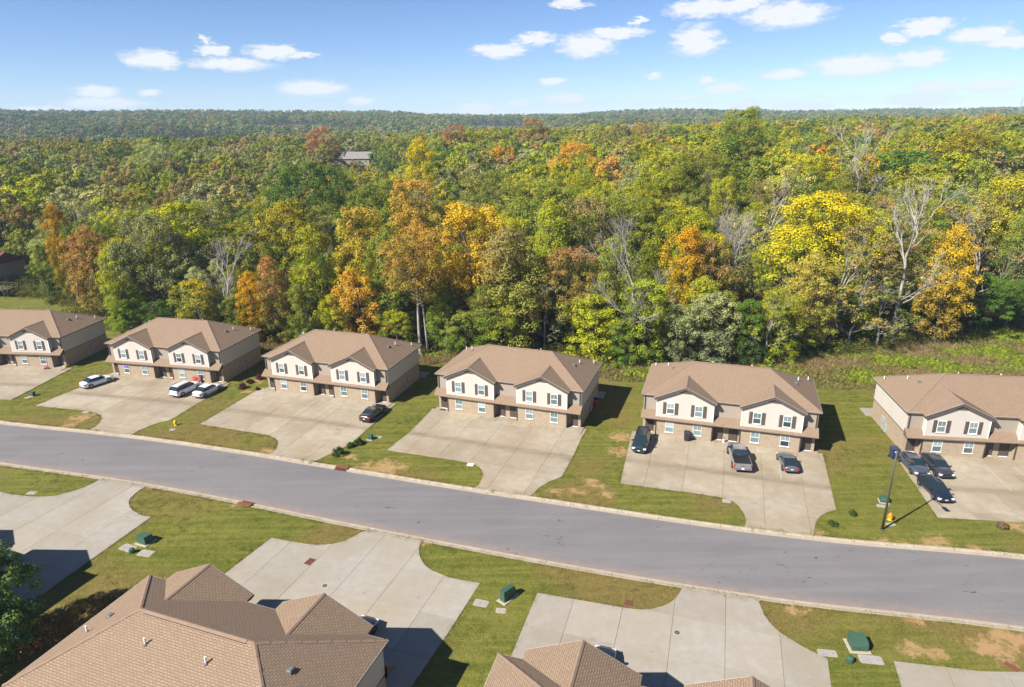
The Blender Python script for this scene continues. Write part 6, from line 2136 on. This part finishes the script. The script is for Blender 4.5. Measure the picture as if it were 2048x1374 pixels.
bush(AT['hedgeD'], 0.4, 0.4, (.05, .022, .016), (.09, .04, .025), 'tiny dark red bush at the pad corner', 10)
p = to_world(HOUSES['h0'], (10.95, -0.4))
bush(p, 0.35, 0.75, (.3, .25, .03), (.2, .2, .04), 'potted yellow plant at the corner of the leftmost house', 11, 'potted_plant', z=0.1)

# broad tree at the lower left, close to the camera
rng = np.random.default_rng(5)


def near_tree():
    root = empty('broadleaf_tree', (-41.6, 40.2, 0.1))
    tag(root, 'big green leafy tree cut by the lower left corner', 'tree')
    m = MB()
    m.tube([(0, 0, -0.3), (0.1, 0, 3), (0, 0.2, 7)], [0.24, 0.19, 0.1], 9, cap=False)
    H, R = 11.2, 5.6
    cen, rad = [], []
    t = 0
    while len(cen) < 330 and t < 9000:
        t += 1
        d = unit(rng.normal(size=3))
        q = rng.random()**0.3
        p = np.array([d[0] * R * q, d[1] * R * q, 5.6 + d[2] * 5.2 * q])
        rc = rng.uniform(0.42, 0.8)
        if p[2] > H - 0.3 or p[2] < 0.5 or any(np.linalg.norm(p - c) < (rc + r2) * 0.43 for c, r2 in zip(cen, rad)):
            continue
        cen.append(p); rad.append(rc)
    cen, rad = np.array(cen), np.array(rad)
    for i in rng.permutation(len(cen))[:40]:
        c = cen[i]
        limb(m, (0.05, 0.05, max(1.2, min(6.5, c[2] - 1.2))), c, 0.07, 0.015, rng, 5)
    m.build('trunk', M['bark'], root, True)
    V, lv, cv = leaf_quads(rng, cen, rad, 115, 0.17, np.clip(rng.normal(0.45, 0.3, len(cen)), 0, 1))
    o = new_obj('crown', quads_mesh('crown', V, len(lv), M['leaf'], {'lv': lv, 'cv': cv}), root)
    o['tint'] = (.045, .095, .045); o['tint2'] = (.15, .23, .045)


near_tree()

# ------------------------------------------------ rough strip of weeds behind the houses, undergrowth, lawn tufts


def tuft_mesh(seed, h, spread, n, w):
    rng = np.random.default_rng(seed)
    V = np.empty((n, 4, 3))
    b = rng.normal(size=(n, 2)) * spread * 0.5
    d = unit(rng.normal(size=(n, 3))); d[:, 2] = np.abs(d[:, 2]) + 1.1
    d = unit(d)
    hh = h * rng.uniform(0.5, 1.15, n)
    a = rng.uniform(0, 2 * PI, n)
    t = np.stack([np.cos(a), np.sin(a), np.zeros(n)], -1) * w * 0.5
    base = np.concatenate([b, np.zeros((n, 1)) - 0.03], 1)
    V[:, 0], V[:, 1] = base - t, base + t
    V[:, 2] = base + d * hh[:, None] + t * 0.35
    V[:, 3] = base + d * hh[:, None] - t * 0.35
    return quads_mesh('tuft', V.reshape(-1, 3), n, M['leaf'], {'lv': rng.random(n), 'cv': rng.random(n)})


def weed_bush(seed, r, h):
    rng = np.random.default_rng(seed)
    n = 9
    cen = np.stack([rng.normal(0, r * 0.4, n), rng.normal(0, r * 0.4, n), rng.uniform(0.1, h * 0.8, n)], -1)
    V, lv, c = leaf_quads(rng, cen, rng.uniform(0.25, 0.45, n) * r, 26, 0.16, rng.random(n))
    return quads_mesh('weed', V, len(lv), M['leaf'], {'lv': lv, 'cv': c})


weed_src = variant_coll('weed_source', [tuft_mesh(1, 0.85, 0.7, 60, 0.05), tuft_mesh(2, 0.6, 0.8, 60, 0.05), tuft_mesh(3, 1.1, 0.6, 50, 0.05), weed_bush(4, 0.9, 0.8), weed_bush(5, 1.1, 0.6)])
rg = np.random.default_rng(21)
wp = []
LAWN_END = [(-160, 150), (-100, 138), (-75, 126), (-47, 112.5), (-16, 106.5), (6, 101.5), (16, 98), (24, 97.5), (48, 93.5), (62, 92), (80, 93), (130, 97)]
lx, ly = np.array([p[0] for p in LAWN_END], float), np.array([p[1] for p in LAWN_END], float)
tan, straw, grn, brt, brn = (.26, .19, .085), (.32, .26, .12), (.15, .16, .035), (.22, .28, .022), (.18, .12, .06)
for _ in range(16500):
    x = rg.uniform(-100, 118)
    y0 = np.interp(x, lx, ly)
    y1 = woods_edge(x) + 5
    if rg.random() > (y1 - y0) / 32:
        continue
    y = rg.uniform(y0, y1)
    e = (y - y0) / (y1 - y0)
    patch = float(vnoise(np.array(x / 7), np.array(y / 4), 31))
    if patch > 0.62 and e > 0.12:
        c1, c2, v = brt, grn, 3 + int(rg.integers(0, 2))
    elif patch > 0.42:
        c1, c2, v = grn, tan, int(rg.integers(0, 5))
    else:
        c1, c2, v = tan, (brn if rg.random() < 0.5 else straw), int(rg.integers(0, 3))
    s = rg.uniform(0.6, 1.25) * (0.55 + 0.45 * min(1, e * 5))
    zz = 0.08 if y - woods_edge(x) < 2 else max(0.05, zf(x, y))
    wp.append((x, y, zz, (s, s, s), (0, 0, rg.uniform(0, 6.28)), v, jit(rg, c1), jit(rg, c2)))
scatter('weeds', wp, weed_src, 'rough tan and green weeds between the lawn and the woods')

# low undergrowth inside the woods edge
up = []
und_src = variant_coll('undergrowth_source', [weed_bush(14, 1.8, 1.8), weed_bush(15, 2.2, 2.6), weed_bush(16, 1.5, 1.2)])
for _ in range(1500):
    x = rg.uniform(-135, 118)
    y = woods_edge(x) + rg.exponential(7.0) + 1.0
    c1, c2 = ((.06, .085, .02), (.10, .105, .025)) if rg.random() < 0.7 else ((.12, .09, .03), (.2, .18, .03))
    s = rg.uniform(0.7, 1.4)
    up.append((x, y, max(0.0, zf(x, y)), (s, s, s), (0, 0, rg.uniform(0, 6.28)), int(rg.integers(0, 3)), jit(rg, c1), jit(rg, c2)))
scatter('undergrowth', up, und_src, 'low leafy undergrowth along the woods edge')


# dry brown weeds in the shade between the lower left houses
dp = []
for _ in range(420):
    u, v = rg.random(), rg.random()
    x, y = -41.5 + 9.5 * u + rg.normal() * 0.4, 44.0 + 6.5 * u * 0.9 - 2.0 * v + rg.normal() * 0.5
    c1, c2 = ((.30, .19, .075), (.22, .145, .06)) if rg.random() < 0.75 else ((.4, .33, .05), (.22, .17, .05))
    s = rg.uniform(0.6, 1.25)
    dp.append((x, y, 0.08, (s, s, s), (0, 0, rg.uniform(0, 6.28)), int(rg.integers(0, 4)), jit(rg, c1), jit(rg, c2)))
scatter('dry_weeds', dp, weed_src, 'tall dry orange-brown weeds beside the nearest house')


def in_poly(px, py, poly):
    ins = np.zeros(len(px), bool)
    n = len(poly)
    for i in range(n):
        (x0, y0), (x1, y1) = poly[i], poly[(i + 1) % n]
        c = ((y0 > py) != (y1 > py)) & (px < (x1 - x0) * (py - y0) / ((y1 - y0) if y1 != y0 else 1e-9) + x0)
        ins ^= c
    return ins


# short grass standing on the lawns
N = 70000
gx, gy = rg.uniform(-95, 66, N), rg.uniform(33, 132, N)
ok = (np.abs(gx) < gy * 0.80 + 2) & ((gy > kerb_far(gx) + 0.85) | (gy < kerb_near(gx) - 0.85)) & (gy < np.interp(gx, lx, ly) + 1)
ok &= rg.random(N) < np.clip(1.35 - gy / 120, 0.3, 1)
for poly in PAD_POLYS:
    ok &= ~in_poly(gx, gy, poly)
for k, h in HOUSES.items():
    ok &= ~in_poly(gx, gy, [to_world(h, q) for q in ((-11, -2.2), (11, -2.2), (11, HD + 2.7), (-11, HD + 2.7))])
gx, gy = gx[ok], gy[ok]
# ragged growth over slab edges and kerbs
ex, ey_ = [], []
for poly in PAD_POLYS:
    for (x0, y0), (x1, y1) in zip(poly, poly[1:] + poly[:1]):
        n = int(math.hypot(x1 - x0, y1 - y0) * 5)
        for _ in range(n):
            t = rg.random()
            ex.append(x0 + (x1 - x0) * t + rg.normal() * 0.07); ey_.append(y0 + (y1 - y0) * t + rg.normal() * 0.07)
for fn, sg in ((kerb_far, 1), (kerb_near, -1)):
    for x in rg.uniform(-80, 60, 900):
        ex.append(x); ey_.append(float(fn(x)) + sg * (0.74 + abs(rg.normal()) * 0.1))
ex, ey_ = np.array(ex), np.array(ey_)
keep = (ey_ > kerb_far(ex) + 0.68) | (ey_ < kerb_near(ex) - 0.68)
for k, h in HOUSES.items():
    keep &= ~in_poly(ex, ey_, [to_world(h, q) for q in ((-11, -2.2), (11, -2.2), (11, HD), (-11, HD))])
gx, gy = np.concatenate([gx, ex[keep]]), np.concatenate([gy, ey_[keep]])
pn = vnoise(gx / 3.2, gy / 3.2, 41) * 0.6 + vnoise(gx / 0.9, gy / 0.9, 43) * 0.4
grass_src = variant_coll('grass_source', [tuft_mesh(31, 0.10, 0.34, 26, 0.03), tuft_mesh(32, 0.14, 0.3, 24, 0.03), tuft_mesh(33, 0.08, 0.4, 26, 0.035)])
gp_ = []
G1, G2, G3, G4 = (.10, .12, .014), (.165, .155, .028), (.24, .20, .062), (.056, .08, .012)
for x, y, q in zip(gx, gy, pn):
    c1, c2 = (G4, G1) if q < 0.38 else (G1, G2) if q < 0.56 else (G2, G3)
    s = rg.uniform(0.7, 1.4)
    gp_.append((x, y, 0.105, (s, s, s), (0, 0, rg.uniform(0, 6.28)), int(rg.integers(0, 3)), jit(rg, c1), jit(rg, c2)))
print('lawn tufts', len(gp_))
scatter('grass', gp_, grass_src, 'short tufted grass of the lawns')

# ================================================================== air


def haze():
    m = MB().box(-4400, 4400, -4400, 4400, LAND_LOW - 1.0, 122)
    t = NT('haze')
    v = t.node('ShaderNodeVolumePrincipled')
    v.inputs['Color'].default_value = (0.58, 0.78, 1.0, 1)
    v.inputs['Density'].default_value = 0.00014
    v.inputs['Anisotropy'].default_value = 0.0
    t.l.new(v.outputs[0], t.out.inputs['Volume'])
    tag(m.build('haze', t.mat), 'thin blue autumn haze over the whole place', kind='stuff')


haze()
scene.cycles.max_bounces = 8
scene.cycles.diffuse_bounces = 3
scene.cycles.glossy_bounces = 3
scene.cycles.transmission_bounces = 4
scene.cycles.volume_bounces = 0
scene.cycles.use_denoising = True
scene.render.use_persistent_data = False
